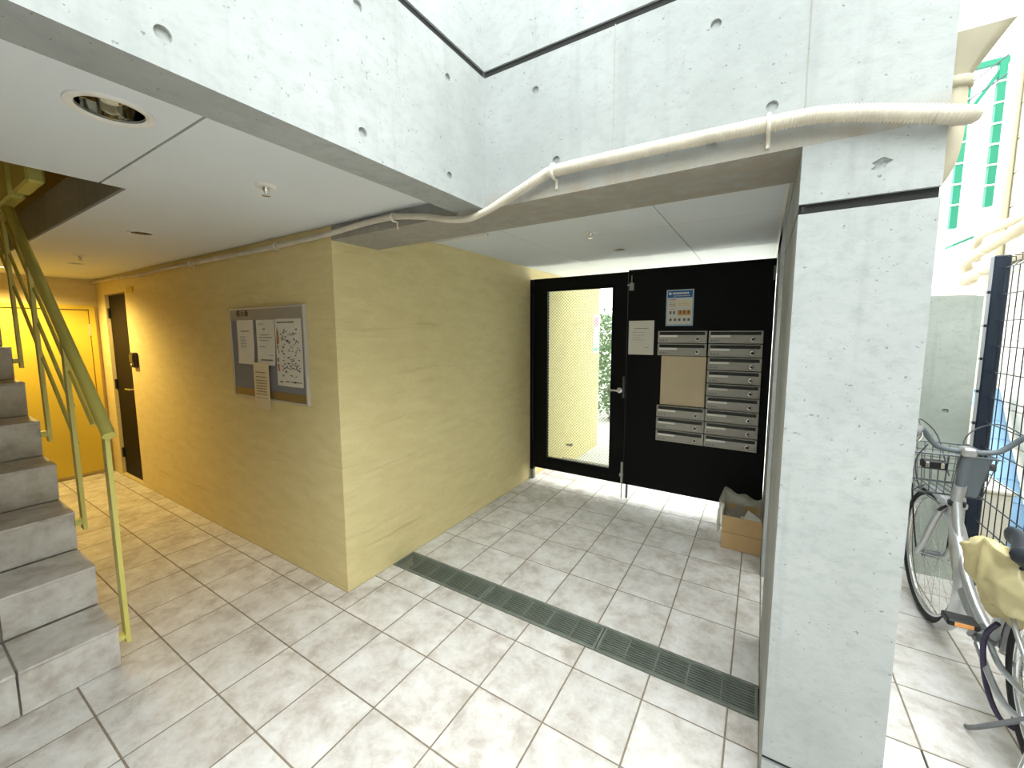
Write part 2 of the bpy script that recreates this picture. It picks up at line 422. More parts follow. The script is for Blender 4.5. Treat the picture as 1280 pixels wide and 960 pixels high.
for v in b_.verts: v.co = Vector((.226+v.co.x*.017*(1+.35*math.sin(5*v.co.z+2*v.co.x)), YW+v.co.y*.012, 1.9+v.co.z*.014+v.co.x*.004))
chip.bm(b_)
cut(wp, [MB().box(PX0-.05, PX1+.05, YW-.05, YW+.028, 1.802, 1.828), MB().box(PX0-.05, PX0+.012, YW-.05, 2.17, 1.806, 1.822),
         MB().box(PX0-.05, PX1+.05, YW-.05, YW+.028, .168, .186), chip, disc_cut((.34-.004, YW+.1, 2.0), (-1, 0, 0))])
for w_, bx_ in ((wa, (XB1-.0185, XB1-.008, -4.5, YW, 2.464, 2.489)), (wb, (XB1, PX1, YW+.008, YW+.0185, 2.464, 2.489)), (wp, (PX0+.001, PX1-.001, YW+.012, YW+.0285, 1.802, 1.828)), (wp, (PX0+.001, PX1-.001, YW+.012, YW+.0285, .168, .186)), (wp, (PX0+.006, PX0+.013, YW+.001, 2.17, 1.806, 1.822))):
    part('joint_sealant', MB().box(*bx_).mesh('joint_sealant', GROOVE), w_)
# joint marks left by the formwork panels
for x in (-.449, .0645): part('panel_joint', MB().box(x-.0012, x+.0012, YW-.0012, YW+.002, ZB, 2.467).mesh('panel_joint', CONC_D), wb)
for y in (): part('panel_joint', MB().box(XB1-.002, XB1+.0008, y-.001, y+.001, ZB, 2.467).mesh('panel_joint', CONC_D), wa)
# second pier beside the gate
struct(MB().box(PX0, PX1, 2.8, 3.6, -.1, ZB+.2).build('wall_pier', CONC))
struct(MB().box(PX0, PX1, 1.675, 4.35, ZB+.02, 5.2).build('wall_over_passage', CONC))

# ------------------------------------------------------------------ ceilings
ce = MB(); poly = [(XF, .606), (-2.125, .606), (-2.125, -4.5), (XB0, -4.5), (XB0, YW), (XF, YW)]
ce.prism(poly, ZL+.012, 2.245)
ceiling = struct(ce.build('ceiling', CONC_D))
g = .0035
part('ceiling_board', MB().prism([(-2.125, -4.4), (-1.133-g, -4.4), (-1.133-g, .53-g), (-2.125, .53-g)], ZL, ZL+.012).mesh('ceiling_board', CEIL), ceiling)
part('ceiling_board', MB().prism([(XF, .606), (-2.125, .606), (-2.125, .53+g), (-1.133-g, .53+g), (-1.133-g, YW-.004), (XF, YW-.004)], ZL, ZL+.012).mesh('ceiling_board', CEIL), ceiling)
part('edge_board', MB().box(-1.133, XB0, -4.4, YW-.004, ZL-.001, ZL+.012).mesh('edge_board', CEIL), ceiling)
ce2 = struct(MB().box(XW, PX0, 1.675, 4.35, ZR+.012, 2.6).build('ceiling_passage', CEILGAP))
xe = [XW+.002, -1.40, -.494, PX0-.01]; ye = [1.675, 2.585, 3.495, 4.35]
for a, b in zip(xe[:-1], xe[1:]):
    for c, d in zip(ye[:-1], ye[1:]):
        part('ceiling_board', MB().box(a+.002, b-.002, c+.002, d-.002, ZR, ZR+.012).mesh('ceiling_board', CEIL), ce2)
part('edge_trim', MB().box(PX0-.012, PX0+.002, 1.675, 4.35, ZR-.004, ZR+.01).mesh('edge_trim', WHITEP), ce2)

# rooms above, closed off so that only the stair opening shows them
struct(MB().box(XF-.2, XB0, -4.5, YW+.1, 4.0, 4.2).build('ceiling_upper', CONC_D))
struct(MB().box(XF, XB0, YW, YW+.12, ZR+.02, 4.1).build('wall_upper_back', YEL))
struct(MB().box(XF, -2.36, -1.3, -1.18, -.1, 4.1).build('wall_stair_side', YEL))
struct(MB().box(-2.125, XB0, -4.6, -4.5, -.1, 4.1).build('wall_front', CONC))
struct(MB().box(XB0, XB1, -4.5, -.5, -.1, ZB).build('wall_unseen_shade', CONC))  # unseen wall added under the beam to block light and darken the lobby
struct(MB().box(-2.3, 2.6, -3.3, -3.15, -.1, 4.3).build('wall_court_back', CONC))
struct(MB().box(-2.36, -2.25, -4.5, -1.18, -.1, 4.1).build('wall_lobby_side', YEL))

# ------------------------------------------------------------------ staircase
st = thing('staircase', 'tiled concrete staircase with grey stone-look treads climbing left under the ceiling opening', 'staircase', (-2.36, -.1, 0))
RISE, RUN, YS0, YS1 = .2015, .2625, -.692, .503
for k in range(9):
    xr = -RUN*k; z0 = RISE*k; z1 = z0+RISE
    body = MB(); yb0, yb1 = YS0+.1+.005, YS1+.1-.004
    zl = max(0, z0-.12)
    # step body: profile in XZ with a sloping underside, drawn across the width
    prof = [(xr-.036, z0 if k else .001), (xr-.036, z1-.012), (xr-RUN-.02, z1-.012), (xr-RUN-.02, max(.001, z1-.30)), (xr-.036, max(.001, z0-.30) if k else .001)]
    if k == 0: prof = prof[:4]
    n_ = len(prof)
    V = [(x, yb0, z) for x, z in prof]+[(x, yb1, z) for x, z in prof]
    body.add(V, [tuple(range(n_)), tuple(range(2*n_-1, n_-1, -1))]+[(i, n_+i, n_+(i+1) % n_, (i+1) % n_) for i in range(n_)])
    stp = part('step', body.mesh('step', CONC_D), st)
    ys = [YS1, .208, -.092, -.392, YS0]
    for ya, yb in zip(ys[1:], ys[:-1]):
        ya += .1+GAP/2; yb += .1-GAP/2
        # riser leans a little inward towards its foot, tread overhangs as a thin nosing
        rz = MB(); a0, a1 = z0+.004, z1-.014
        V = [(xr-.022, ya, a0), (xr-.022, yb, a0), (xr-.004, yb, a1), (xr-.004, ya, a1), (xr-.034, ya, a0), (xr-.034, yb, a0), (xr-.016, yb, a1), (xr-.016, ya, a1)]
        rz.add(V, [(0, 1, 2, 3), (7, 6, 5, 4), (0, 4, 5, 1), (1, 5, 6, 2), (2, 6, 7, 3), (3, 7, 4, 0)])
        part('riser_tile', rz.mesh('riser_tile', TILE), stp)
        part('tread_tile', MB().cbox(xr-RUN-.012, xr+.008, ya, yb, z1-.012, z1, .002).mesh('tread_tile', TILE), stp)

# railing
ra = thing('stair_railing', 'yellow-green tubular stair handrail with flat posts and thin rods on the staircase edge', 'railing', (-2.39, .53, 0))
HS = .82; hz = lambda x: 1.095+HS*(-(x))       # local x measured from the first post
part('handrail', MB().cyl((.055, 0, hz(.045)), (-2.3, 0, hz(-2.3)), .0225, 18).mesh('handrail', RAILY), ra)
for px, zb in ((0, .10), (-.505, .50), (-1.03, .885), (-1.545, 1.28), (-2.06, 1.68)):
    part('post', MB().bar((px, 0, zb), (px, 0, hz(px)-.016), .016, .048).mesh('post', RAILY), ra)
    if zb > .3: part('anchor', MB().box(px-.02, px+.02, -.034, 0, zb+.03, zb+.06).mesh('anchor', RAILY), ra)
    else: part('anchor', MB().box(px-.02, px+.02, -.034, 0, zb+.02, zb+.04).mesh('anchor', RAILY), ra)
for dz, x1_ in ((.185, -.2), (.375, -.50), (.565, -.50)):
    part('rail_rod', MB().cyl((x1_, .008, hz(x1_)-dz), (-2.2, .008, hz(-2.2)-dz), .0085, 8).mesh('rail_rod', RAILY), ra)

# yellow guard of the flight above, seen through the opening
ug = thing('upper_guard', 'yellow steel guard with hanging plates seen in the ceiling opening above the stairs', 'railing', (-3.3, .53, 2.25))
part('guard_panel', MB().box(-1.6, .05, .0, .02, .17, .9).mesh('guard_panel', RAILY), ug)
for k in range(4): part('hanging_plate', MB().cbox(-.09-.43*k, .24-.43*k, -.03, .035, -.02, .45, .01).mesh('hanging_plate', RAILY), ug)

# ------------------------------------------------------------------ lamps and sprinklers
def downlight(x, y, z, r, label, lit=0):
    t = thing('downlight', label, 'ceiling lamp', (x, y, z))
    part('trim_ring', MB().lathe([(r, 0), (r, -.004), (r*.98, -.006), (r*.80, -.005), (r*.76, .004), (r*.76, 0)], n=40).mesh('trim_ring', WHITEP), t)
    part('reflector', MB().lathe([(r*.77, -.002), (r*.74, .02), (r*.60, .06), (r*.35, .085), (0.002, .09)], n=40).mesh('reflector', MIRROR), t)
    part('bulb', MB().lathe([(.001, .012), (r*.2, .016), (r*.26, .03), (r*.26, .07), (r*.16, .088)], n=20).mesh('bulb', mat('lit_bulb', (255, 214, 150), .5, emit=18) if lit else mat('bulb_glass', (214, 206, 176), .25)), t)
    for k in range(3 if r > .07 else 2):
        a = k*2.1+.4
        part('lamp_fin', MB().box(r*.3, r*.72, -.0015, .0015, .008, .05).mesh('lamp_fin', MIRROR), t, rot=(0, 0, a))
    if lit:
        ld = bpy.data.lights.new('downlight_lamp', 'SPOT'); ld.energy = lit; ld.color = (1, .72, .24); ld.shadow_soft_size = .04; ld.spot_size = math.radians(158); ld.spot_blend = .6
        lo = bpy.data.objects.new('downlight_lamp', ld); C.objects.link(lo); lo.parent = t; lo.location = (0, 0, -.012)
    return t
for cobj, lst in ((ceiling, [(-1.415, .388, ZL, .085), (-2.967, .892, ZL, .06), (-5.40, .69, ZL, .06), (-4.7, .98, ZL, .06)]), (ce2, [(-.958, 3.124, ZR, .06)])):
    for ch in [cobj]+list(cobj.children):
        bb = [Vector(c) for c in ch.bound_box]; x0, x1 = min(c.x for c in bb), max(c.x for c in bb); y0, y1 = min(c.y for c in bb), max(c.y for c in bb)
        holes = [MB().cyl((x, y, z-.05), (x, y, z+.13), r*.78, 32) for x, y, z, r in lst if x0 < x < x1 and y0 < y < y1]
        if holes: cut(ch, holes)
downlight(-1.415, .388, ZL, .085, 'large round downlight with mirrored bowl in the lobby ceiling beside the concrete beam')
downlight(-2.967, .892, ZL, .06, 'small unlit downlight in the lobby ceiling above the notice board side')
downlight(-5.40, .69, ZL, .06, 'lit downlight in the lobby ceiling behind the stair railing at the left edge', 52)
downlight(-.958, 3.124, ZR, .06, 'small round downlight in the passage ceiling in front of the black gate')
def sprinkler(x, y, z, label):
    t = thing('sprinkler', label, 'sprinkler', (x, y, z), 'ceiling sprinklers')
    part('escutcheon', MB().lathe([(.036, 0), (.034, -.006), (.02, -.008), (.012, -.002)], n=24).mesh('escutcheon', WHITEP), t)
    part('nozzle', MB().lathe([(.011, 0), (.011, -.02), (.006, -.022), (.005, -.034)], n=12).mesh('nozzle', CHROME), t)
    part('deflector', MB().lathe([(.001, -.034), (.015, -.036), (.015, -.038), (.001, -.038)], n=12).mesh('deflector', CHROME), t)
sprinkler(-1.636, .876, ZL, 'chrome sprinkler in the lobby ceiling nearest the concrete beam')
sprinkler(-4.169, .896, ZL, 'chrome sprinkler in the lobby ceiling near the far yellow wall')
sprinkler(-.946, 2.485, ZR, 'chrome sprinkler in the passage ceiling before the gate')
tk = thing('cable_trunking', 'white cable trunking on the passage ceiling at the yellow wall', 'trunking', (-1.95, 2.16, ZR))
part('cover', MB().cbox(0, .36, -.014, .014, -.016, 0, .003).mesh('cover', WHITEP), tk)
part('joint_box', MB().cbox(.36, .43, -.02, .02, -.02, 0, .004).mesh('joint_box', WHITEP), tk)
part('cable_clip', MB().cbox(.43, .45, -.01, .01, -.022, 0, .003).mesh('cable_clip', WHITEP), tk)

# ------------------------------------------------------------------ corrugated hose along beam and wall
hp = [(.372, 1.62, 2.06), (.385, 1.50, 2.02), (.380, 1.405, 1.985), (.352, 1.355, 1.972), (.309, 1.341, 1.979), (.211, 1.341, 2.008), (.103, 1.341, 2.034), (.019, 1.341, 2.040), (-.132, 1.341, 2.045), (-.354, 1.341, 2.049),
      (-.636, 1.342, 2.051), (-.70, 1.342, 2.040), (-.754, 1.342, 2.022), (-.85, 1.342, 1.990), (-.944, 1.340, 1.958), (-1.03, 1.338, 1.944), (-1.135, 1.340, 1.957), (-1.25, 1.344, 1.985), (-1.43, 1.346, 2.014), (-1.56, 1.347, 2.018), (-1.69, 1.347, 2.015), (-2.015, 1.347, 2.001), (-2.575, 1.348, 1.996),
      (-3.312, 1.348, 2.0), (-4.159, 1.348, 2.005), (-4.5, 1.348, 1.998), (-4.772, 1.348, 2.002), (-5.2, 1.348, 2.015), (-5.93, 1.348, 2.02)]
def catmull(P, n):
    out = []; P = [Vector(p) for p in P]
    for i in range(len(P)-1):
        a, b, c, d = P[max(i-1, 0)], P[i], P[i+1], P[min(i+2, len(P)-1)]
        m_ = max(2, int((c-b).length/n))
        for k in range(m_):
            t = k/m_
            out.append(.5*((2*b)+(c-a)*t+(2*a-5*b+4*c-d)*t*t+(3*b-a-3*c+d)*t**3))
    out.append(P[-1]); return out
hc = catmull(hp, .0023)
hs = thing('corrugated_hose', 'long ivory corrugated hose running along the concrete beam and the yellow wall', 'hose', hc[0])
L0 = 0; rs = []
for i, p in enumerate(hc):
    if i: L0 += (p-hc[i-1]).length
    big = .0205 if L0 < 1.25 else max(.0135, .0205-(L0-1.25)*.02)
    rs.append(big*(1.0 if i % 3 else .82))
part('hose_body', MB().tube([p-hc[0] for p in hc], rs, 10).mesh('hose_body', HOSE), hs)
for x, zc in ((-.015, 2.042), (-.650, 2.050), (-1.46, 2.015), (-2.45, 1.997), (-3.6, 2.0), (-4.62, 2.0)):
    cl = MB(); r_ = .023 if x > -.7 else .016
    yc = 1.342 if x > -.7 else 1.348
    cl.tube([(x, yc+.024, zc+r_)]+[(x, yc-r_*math.sin(a), zc+r_*math.cos(a)) for a in [i*math.pi/8 for i in range(9)]]+[(x, yc+.024, zc-r_), (x, yc+.024, zc-r_-.03)], .0055, 6)
    part('clamp', cl.mesh('clamp', CLAMP), hs, -hc[0])

# ------------------------------------------------------------------ drain grates
def grate(x0, x1, label):
    t = thing('drain_grate', label, 'drain grate', (x0, DY0, 0), 'drain grates across the passage')
    W = x1-x0; D = DY1-DY0
    f_ = MB(); f_.box(0, W, .002, .016, -.02, .001); f_.box(0, W, D-.016, D-.002, -.02, .001); f_.box(.001, .012, .016, D-.016, -.02, .001); f_.box(W-.012, W-.001, .016, D-.016, -.02, .001)
    part('grate_frame', f_.mesh('grate_frame', DRAINM), t)
    n = 10; bar = MB().box(.012, W-.012, -.0026, .0026, -.006, 0).mesh('grate_bar', DRAINM)
    for k in range(n): part('grate_bar', bar, t, (0, .016+(D-.032)*(k+.5)/n, 0))
    cr_ = MB().box(-.0025, .0025, .016, D-.016, -.007, -.0015).mesh('cross_bar', DRAINM)
    for k in range(1, 5): part('cross_bar', cr_, t, (W*k/5, 0, 0))
grate(-1.953, -1.275, 'dark steel drain grate touching the yellow wall')
grate(-1.273, -.60, 'middle dark steel drain grate of the row across the passage')
grate(-.598, PX0-.004, 'dark steel drain grate touching the concrete pillar')

# ------------------------------------------------------------------ gate: door leaf with wired glass, fixed panel, post
def at(o, x, y, z): return (x-o[0], y-o[1], z-o[2])
gp = thing('gate_post', 'slim black gate post against the yellow wall with a silver foot', 'post', (-1.935, YG, 0))
part('post_tube', MB().cbox(-.019, .019, -.025, .025, .10, 1.999, .003).mesh('post_tube', BLACK), gp)
part('post_foot', MB().box(-.012, .017, -.02, .02, 0, .10).mesh('post_foot', SILVD), gp)
part('strike_channel', MB().box(.008, .014, -.0285, -.025, .40, 1.86).mesh('strike_channel', mat('dark_teal_edge', (30, 50, 56), .4, .4)), gp)
gd = thing('gate_door', 'black steel gate door with a tall wired glass pane and lever handle', 'gate', (-1.45, YG, 0))
O = (-1.45, YG, 0)
gx0, gx1, gz0, gz1 = -1.768, -1.135, .248, 1.876
for nm, (a, b, c, d) in (('stile', (-1.912, gx0, .128, 2.0)), ('stile', (gx1, -1.0, .128, 2.0)), ('rail', (gx0, gx1, .128, gz0)), ('rail', (gx0, gx1, gz1, 2.0))):
    part(nm, MB().box(a-O[0], b-O[0], -.02, .02, c, d).mesh(nm, BLACK), gd)
pane = part('glass_pane', MB().box(gx0-O[0], gx1-O[0], -.003, .003, gz0, gz1).mesh('glass_pane', GLASS), gd)
wm = MB(); P_ = .029; WX, WZ = gx1-gx0, gz1-gz0
k = -int(WZ/P_)-1
while k*P_ < WX+WZ:
    for sgn in (1, -1):
        # lines z = sgn*(x - k*P_) clipped to the pane
        pts = []
        for x in (0, WX):
            z = (x-k*P_) if sgn > 0 else (WZ-(x-k*P_))
            if 0 <= z <= WZ: pts.append((x, z))
        for z in (0, WZ):
            x = (z+k*P_) if sgn > 0 else (WZ-z+k*P_)
            if 0 < x < WX: pts.append((x, z))
        if len(pts) >= 2:
            a, b = pts[0], pts[1]
            wm.bar((a[0]+gx0-O[0], 0, a[1]+gz0), (b[0]+gx0-O[0], 0, b[1]+gz0), .0025, .0025)
    k += 1
o = part('wire_mesh', wm.mesh('wire_mesh', mat('glass_wire', (104, 100, 84), .5, .3)), pane); stuff(o)
lh = MB().cyl((-1.052-O[0], -.02, .975), (-1.052-O[0], -.062, .975), .012, 12); lh.tube([(-1.052-O[0], -.058, .975), (-1.09-O[0], -.062, .978), (-1.17-O[0], -.060, .972)], [.011, .010, .009], 10)
part('lever_handle', lh.mesh('lever_handle', CHROME), gd)
part('rosette', MB().lathe([(.026, -.02), (.026, -.027), (.02, -.03), (.001, -.03)], c=(-1.052-O[0], 0, .975), n=24, axis='Y').mesh('rosette', CHROME), gd)
part('lock_plate', MB().cbox(-1.026-O[0], -1.008-O[0], -.024, -.02, .91, 1.10, .001).mesh('lock_plate', mat('dark_lock_steel', (90, 92, 92), .35, .8)), gd)
fb = MB(); fb.box(-1.02-O[0], -1.002-O[0], -.034, -.02, .14, .33); fb.cyl((-1.011-O[0], -.03, .0), (-1.011-O[0], -.03, .2), .006, 8); fb.box(-1.03-O[0], -1.0-O[0], -.04, -.02, .2, .225)
part('floor_bolt', fb.mesh('floor_bolt', STEEL), gd)
gn = thing('fixed_gate', 'fixed black steel gate panel that carries the mailboxes', 'gate', (-.46, YG, 0)); O2 = (-.46, YG, 0)
part('panel_sheet', MB().box(-.996-O2[0], PX0-.004-O2[0], -.02, .02, .13, 2.0).mesh('panel_sheet', BLACK), gn)
part('top_cap', MB().box(-.996-O2[0], PX0-.004-O2[0], -.026, .026, 2.0, 2.012).mesh('top_cap', BLACK), gn)
tb = MB(); tb.cbox(-.985-O2[0], -.948-O2[0], -.034, -.02, 1.84, 1.905, .002); tb.cyl((-.966-O2[0], -.032, 1.86), (-.966-O2[0], -.032, 1.965), .005, 8); tb.cyl((-.966-O2[0], -.032, 1.885), (-1.0-O2[0], -.04, 1.885), .005, 8)
part('top_bolt', tb.mesh('top_bolt', STEEL), gn)
part('support_leg', MB().cyl((-.972-O2[0], 0, 0), (-.972-O2[0], 0, .14), .011, 10).mesh('support_leg', SILVD), gn)
part('anchor_strap', MB().box(PX0-.02-O2[0], PX0-.006-O2[0], -.03, -.02, 1.86, 1.96).mesh('anchor_strap', SILVD), gn)

# ------------------------------------------------------------------ mailboxes
ordw = ['topmost', 'second', 'third', 'fourth', 'fifth', 'sixth', 'seventh', 'eighth', 'lowest']
MBH = .1027
def mailbox_proto(wd):
    h = MBH-.006
    d = {}
    b = MB(); b.cbox(0, wd, -.026, 0, 0, h, .002); d['body'] = b.mesh('body', MBST)
    d['slot_recess'] = MB().box(.014, wd-.014, -.0268, -.025, h*.66, h*.92).mesh('slot_recess', mat('slot_black', (12, 12, 12), .5))
    d['slot_flap'] = MB().box(.018, wd-.02, -.0274, -.0268, h*.84, h*.90).mesh('slot_flap', mat('smoked_flap', (60, 60, 54), .25, .6))
    d['name_card'] = MB().box(.014, wd*.41, -.0275, -.026, h*.48, h*.65).mesh('name_card', mat('white_card', (244, 242, 236), .7))
    d['front_rail'] = MB().box(.004, wd-.004, -.0285, -.026, h*.02, h*.06).mesh('front_rail', MBST)
    nm = MB()
    for k in range(3): nm.box(.018+k*.022, .028+k*.022, -.0268, -.026, h*.16, h*.27)
    d['number_marks'] = nm.mesh('number_marks', INK)
    dl = MB(); dl.lathe([(.009, -.026), (.009, -.031), (.006, -.034), (.0005, -.034)], c=(wd*.82, 0, h*.33), n=14, axis='Y'); d['dial_lock'] = dl.mesh('dial_lock', DARKB)
    d['lock_ring'] = MB().lathe([(.017, -.026), (.016, -.0285), (.010, -.0285)], c=(wd*.82, 0, h*.33), n=18, axis='Y').mesh('lock_ring', CHROME)
    return d
protoL, protoR = mailbox_proto(.367), mailbox_proto(.362)
def mailbox(proto, x, row, label):
    t = thing('mailbox', label, 'mailbox', (x, YG-.0205, 1.499-MBH*(row+1)+.003), 'steel mailboxes on the black gate panel')
    b = part('body', proto['body'], t)
    for nme in ('slot_recess', 'slot_flap', 'name_card', 'front_rail', 'number_marks', 'dial_lock', 'lock_ring'): part(nme, proto[nme], t)
for r in range(9): mailbox(protoR, -.356, r, 'stainless mailbox, %s in the right column of nine' % ordw[r])
mailbox(protoL, -.735, 0, 'stainless mailbox, upper one of the two above the beige board')
mailbox(protoL, -.735, 1, 'stainless mailbox directly above the beige board')
for r, wd_ in ((6, 'directly below the beige board'), (7, 'second below the beige board'), (8, 'lowest in the left column')): mailbox(protoL, -.727, r, 'stainless mailbox, %s' % wd_)
tag(MB().cbox(-.705, -.366, YG-.033, YG-.0205, .886, 1.292, .003).build('backing_board', BEIGE), 'plain beige board between the left mailboxes on the gate', 'board')

# ------------------------------------------------------------------ notices
def strip_text(mb, x0, x1, z, h, y, words=4, jit=.3):
    """a row of small printed dashes"""
    x = x0
    while x < x1-.004:
        l = random.uniform(.006, .022); l = min(l, x1-x)
        mb.box(x, x+l, y-.0004, y, z, z+h); x += l+random.uniform(.002, .006)
def curled_sheet(x0, x1, z0, z1, y, curl=.012, n=10):
    mb = MB(); nx = 4
    V = []
    for i in range(n+1):
        t = i/n; z = z1+(z0-z1)*t
        for j in range(nx+1):
            s = j/nx
            yy = y-.002-curl*max(0, t-.55)**1.6*2.2*(.6+.6*s)-.002*math.sin(s*6+t*5)
            V.append((x0+(x1-x0)*s+.004*math.sin(t*5), yy, z))
    Fc = []
    for i in range(n):
        for j in range(nx):
            a = i*(nx+1)+j; Fc.append((a, a+1, a+nx+2, a+nx+1))
    m0 = len(V)
    V2 = [(p[0], p[1]+.0006, p[2]) for p in V]; Fc2 = [tuple(reversed([q+m0 for q in f_])) for f_ in Fc]
    mb.add(V+V2, Fc+Fc2, True); return mb
gy = YG-.0202
pp = thing('notice_sheet', 'white A4 notice on the black gate left of the mailboxes', 'notice', (-.878, gy, 1.44))
part('sheet', MB().box(-.105, .105, -.001, 0, -.144, .144).mesh('sheet', PAPER), pp)
ik = MB(); strip_text(ik, -.06, .06, .075, .006, -.001)
for z in (.045, .02, .0, -.02): strip_text(ik, -.075, .03 if z else .0, z, .003, -.001)
strip_text(ik, .03, .07, -.085, .003, -.001)
stuff(part('print', ik.mesh('print', INK), pp))
po = thing('blue_poster', 'blue-headed laminated poster above the mailboxes', 'poster', (-.58, gy, 1.682))
part('sheet', MB().box(-.103, .103, -.0015, 0, -.145, .145).mesh('sheet', PALEB), po)
part('header', MB().box(-.093, .093, -.0022, -.0015, .082, .136).mesh('header', BLUE), po)
part('body_field', MB().box(-.093, .093, -.0021, -.0015, -.132, .078).mesh('body_field', mat('poster_white', (222, 220, 212), .6)), po)
hd_ = MB().lathe([(.011, -.0028), (.0075, -.0030), (.0035, -.0028)], c=(-.075, 0, .115), n=16, axis='Y')
x = -.055
for k in range(9): hd_.box(x, x+.010, -.0028, -.0022, .108, .123); x += .0138
strip_text(hd_, -.05, .075, .093, .004, -.0022)
stuff(part('header_lettering', hd_.mesh('header_lettering', WHITEP), po))
part('pink_field', MB().box(-.085, -.025, -.0026, -.0021, .058, .074).mesh('pink_field', PINK), po)
for nm, c_, bx in (('yellow_panel', PALEY, [(-.02, .03, .01, .055), (.036, .085, .01, .055)]), ('orange_panel', ORANGE, [(-.015, .085, -.06, -.02), (-.08, -.03, .012, .02), (-.08, -.03, .03, .034)])):
    mb = MB()
    for a, b, c, d in bx: mb.box(a, b, -.0026, -.0021, c, d)
    part(nm, mb.mesh(nm, c_), po)
tx = MB()
for z in (.064,): strip_text(tx, -.08, -.035, z, .004, -.0026)
for z in (.045, .028, -.012): strip_text(tx, -.08, -.035, z, .003, -.0021)
for a in (-.075, -.048): tx.box(a, a+.014, -.0026, -.0021, -.05, -.025)
for a in (.0, .03, .062): tx.box(a, a+.012, -.0030, -.0026, -.048, -.022)
for a in (-.075, -.04, -.008, .03, .062): tx.box(a, a+.018, -.0026, -.0021, -.105, -.085)
for z in (.045, .03, .02): strip_text(tx, -.012, .08, z, .002, -.0026)
stuff(part('small_print', tx.mesh('small_print', mat('brown_print', (112, 98, 84), .8)), po))

nb = thing('notice_board', 'grey felt notice board in a pale metal frame on the yellow wall', 'notice board', (-2.65, YW, 1.36))
bx0, bx1, bz0, bz1 = -.435, .435, -.293, .295
part('felt', MB().box(bx0+.012, bx1-.012, -.014, -.001, bz0+.06, bz1-.08).mesh('felt', FELT), nb)
part('title_strip', MB().box(bx0+.012, bx1-.012, -.017, -.001, bz1-.08, bz1-.008).mesh('title_strip', mat('grey_title_strip', (158, 150, 138), .6)), nb)
part('bottom_strip', MB().box(bx0+.012, bx1-.012, -.017, -.001, bz0+.006, bz0+.06).mesh('bottom_strip', BOARDBAND), nb)
for nm, a in (('frame_side', (bx0, bx0+.014, bz0, bz1)), ('frame_side', (bx1-.014, bx1, bz0, bz1)), ('frame_rail', (bx0+.014, bx1-.014, bz1-.012, bz1)), ('frame_rail', (bx0+.014, bx1-.014, bz0, bz0+.010))):
    part(nm, MB().cbox(a[0], a[1], -.021, 0, a[2], a[3], .002).mesh(nm, mat('pale_grey_frame', (188, 183, 172), .4)), nb)
cu = bpy.data.curves.new('title', 'FONT'); cu.body = '\u63b2\u793a\u677f'; cu.size = .046; cu.space_character = 1.35; cu.extrude = .0004
to = bpy.data.objects.new('title_tmp', cu); C.objects.link(to)
dg = bpy.context.evaluated_depsgraph_get(); dg.update(); tme = bpy.data.meshes.new_from_object(to.evaluated_get(dg)); bpy.data.objects.remove(to)
tme.materials.clear(); tme.materials.append(INKD)
tl_ = part('title_lettering', tme, nb, (-.335, -.0178, .243), (math.pi/2, 0, 0))

def wall_paper(name, label, x0, x1, z0, z1, lines, dark=None, y=YW-.0145, material=PAPER, curl=.012):
    cx_, cz = (x0+x1)/2, (z0+z1)/2
    t = thing(name, label, 'notice', (cx_, y, cz), 'papers pinned to the notice board')
    part('sheet', curled_sheet(x0-cx_, x1-cx_, z0-cz, z1-cz, 0, curl).mesh('sheet', material), t)
    ik = MB()
    H = z1-z0
    for (u0, u1, v, hh) in lines:
        tt = 1-v; yy = -.0045-curl*max(0, tt-.55)**1.6*2.6
        strip_text(ik, x0-cx_+(x1-x0)*u0, x0-cx_+(x1-x0)*u1, z0-cz+H*v, hh, yy)
    if ik.v: stuff(part('print', ik.mesh('print', dark or INK), t))
    return t
wall_paper('notice_paper', 'plain white notice, leftmost on the grey notice board', -2.992, -2.783, 1.289, 1.576, [(.25, .75, .74, .006)]+[(.2, .55, v, .003) for v in (.62, .58, .54, .5, .46, .42, .38)])
wall_paper('notice_paper', 'white notice in the middle of the grey notice board, upper one', -2.745, -2.534, 1.29, 1.574, [(.15, .45, .9, .004), (.4, .5, .78, .01), (.2, .7, .66, .004), (.15, .9, .6, .005), (.2, .7, .54, .004), (.15, .5, .4, .004), (.7, .95, .22, .003), (.25, .9, .1, .009)])
t3 = wall_paper('flyer', 'large colourful printed flyer on the right of the notice board', -2.525, -2.247, 1.171, 1.576, [(.1, .75, .94, .006)], INKD, curl=.008)
def prints(t, n, mt, u0, u1, v0, v1, w_, h_):
    mb = MB()
    for _ in range(n):
        u, v = random.uniform(u0, u1), random.uniform(v0, v1); a, b = random.uniform(.3, 1)*w_, random.uniform(.3, 1)*h_
        mb.box(u-a/2, u+a/2, -.0075-.012*max(0, -.02-v), -.0068-.012*max(0, -.02-v), v-b/2, v+b/2)
    stuff(part('print_blocks', mb.mesh('print_blocks', mt), t))
prints(t3, 75, INK, -.07, .12, -.15, .14, .02, .010); prints(t3, 24, mat('mauve_print', (150, 122, 134), .8), -.07, .12, -.15, .12, .02, .014); prints(t3, 9, ORANGE, -.118, -.10, .0, .15, .022, .04); prints(t3, 6, RED, -.115, -.10, -.12, -.03, .02, .03); prints(t3, 12, INKD, -.11, .12, -.18, -.172, .03, .008)
wall_paper('notice_paper', 'cream notice hanging below the notice board edge', -2.785, -2.60, 1.013, 1.304, [(.15, .85, v, .006) for v in (.78, .68, .6, .54, .48, .42, .36, .3)]+[(.15, .85, .22, .003)], mat('brown_ink', (140, 120, 96), .8), y=YW-.0285, material=mat('cream_paper', (230, 214, 176), .8), curl=.006)
it = thing('entry_keypad', 'small black entry keypad on the yellow wall beside the dark door', 'intercom', (-4.985, YW, 1.245))
part('case', MB().cbox(-.055, .055, -.035, 0, -.07, .07, .006).mesh('case', DARKB), it)
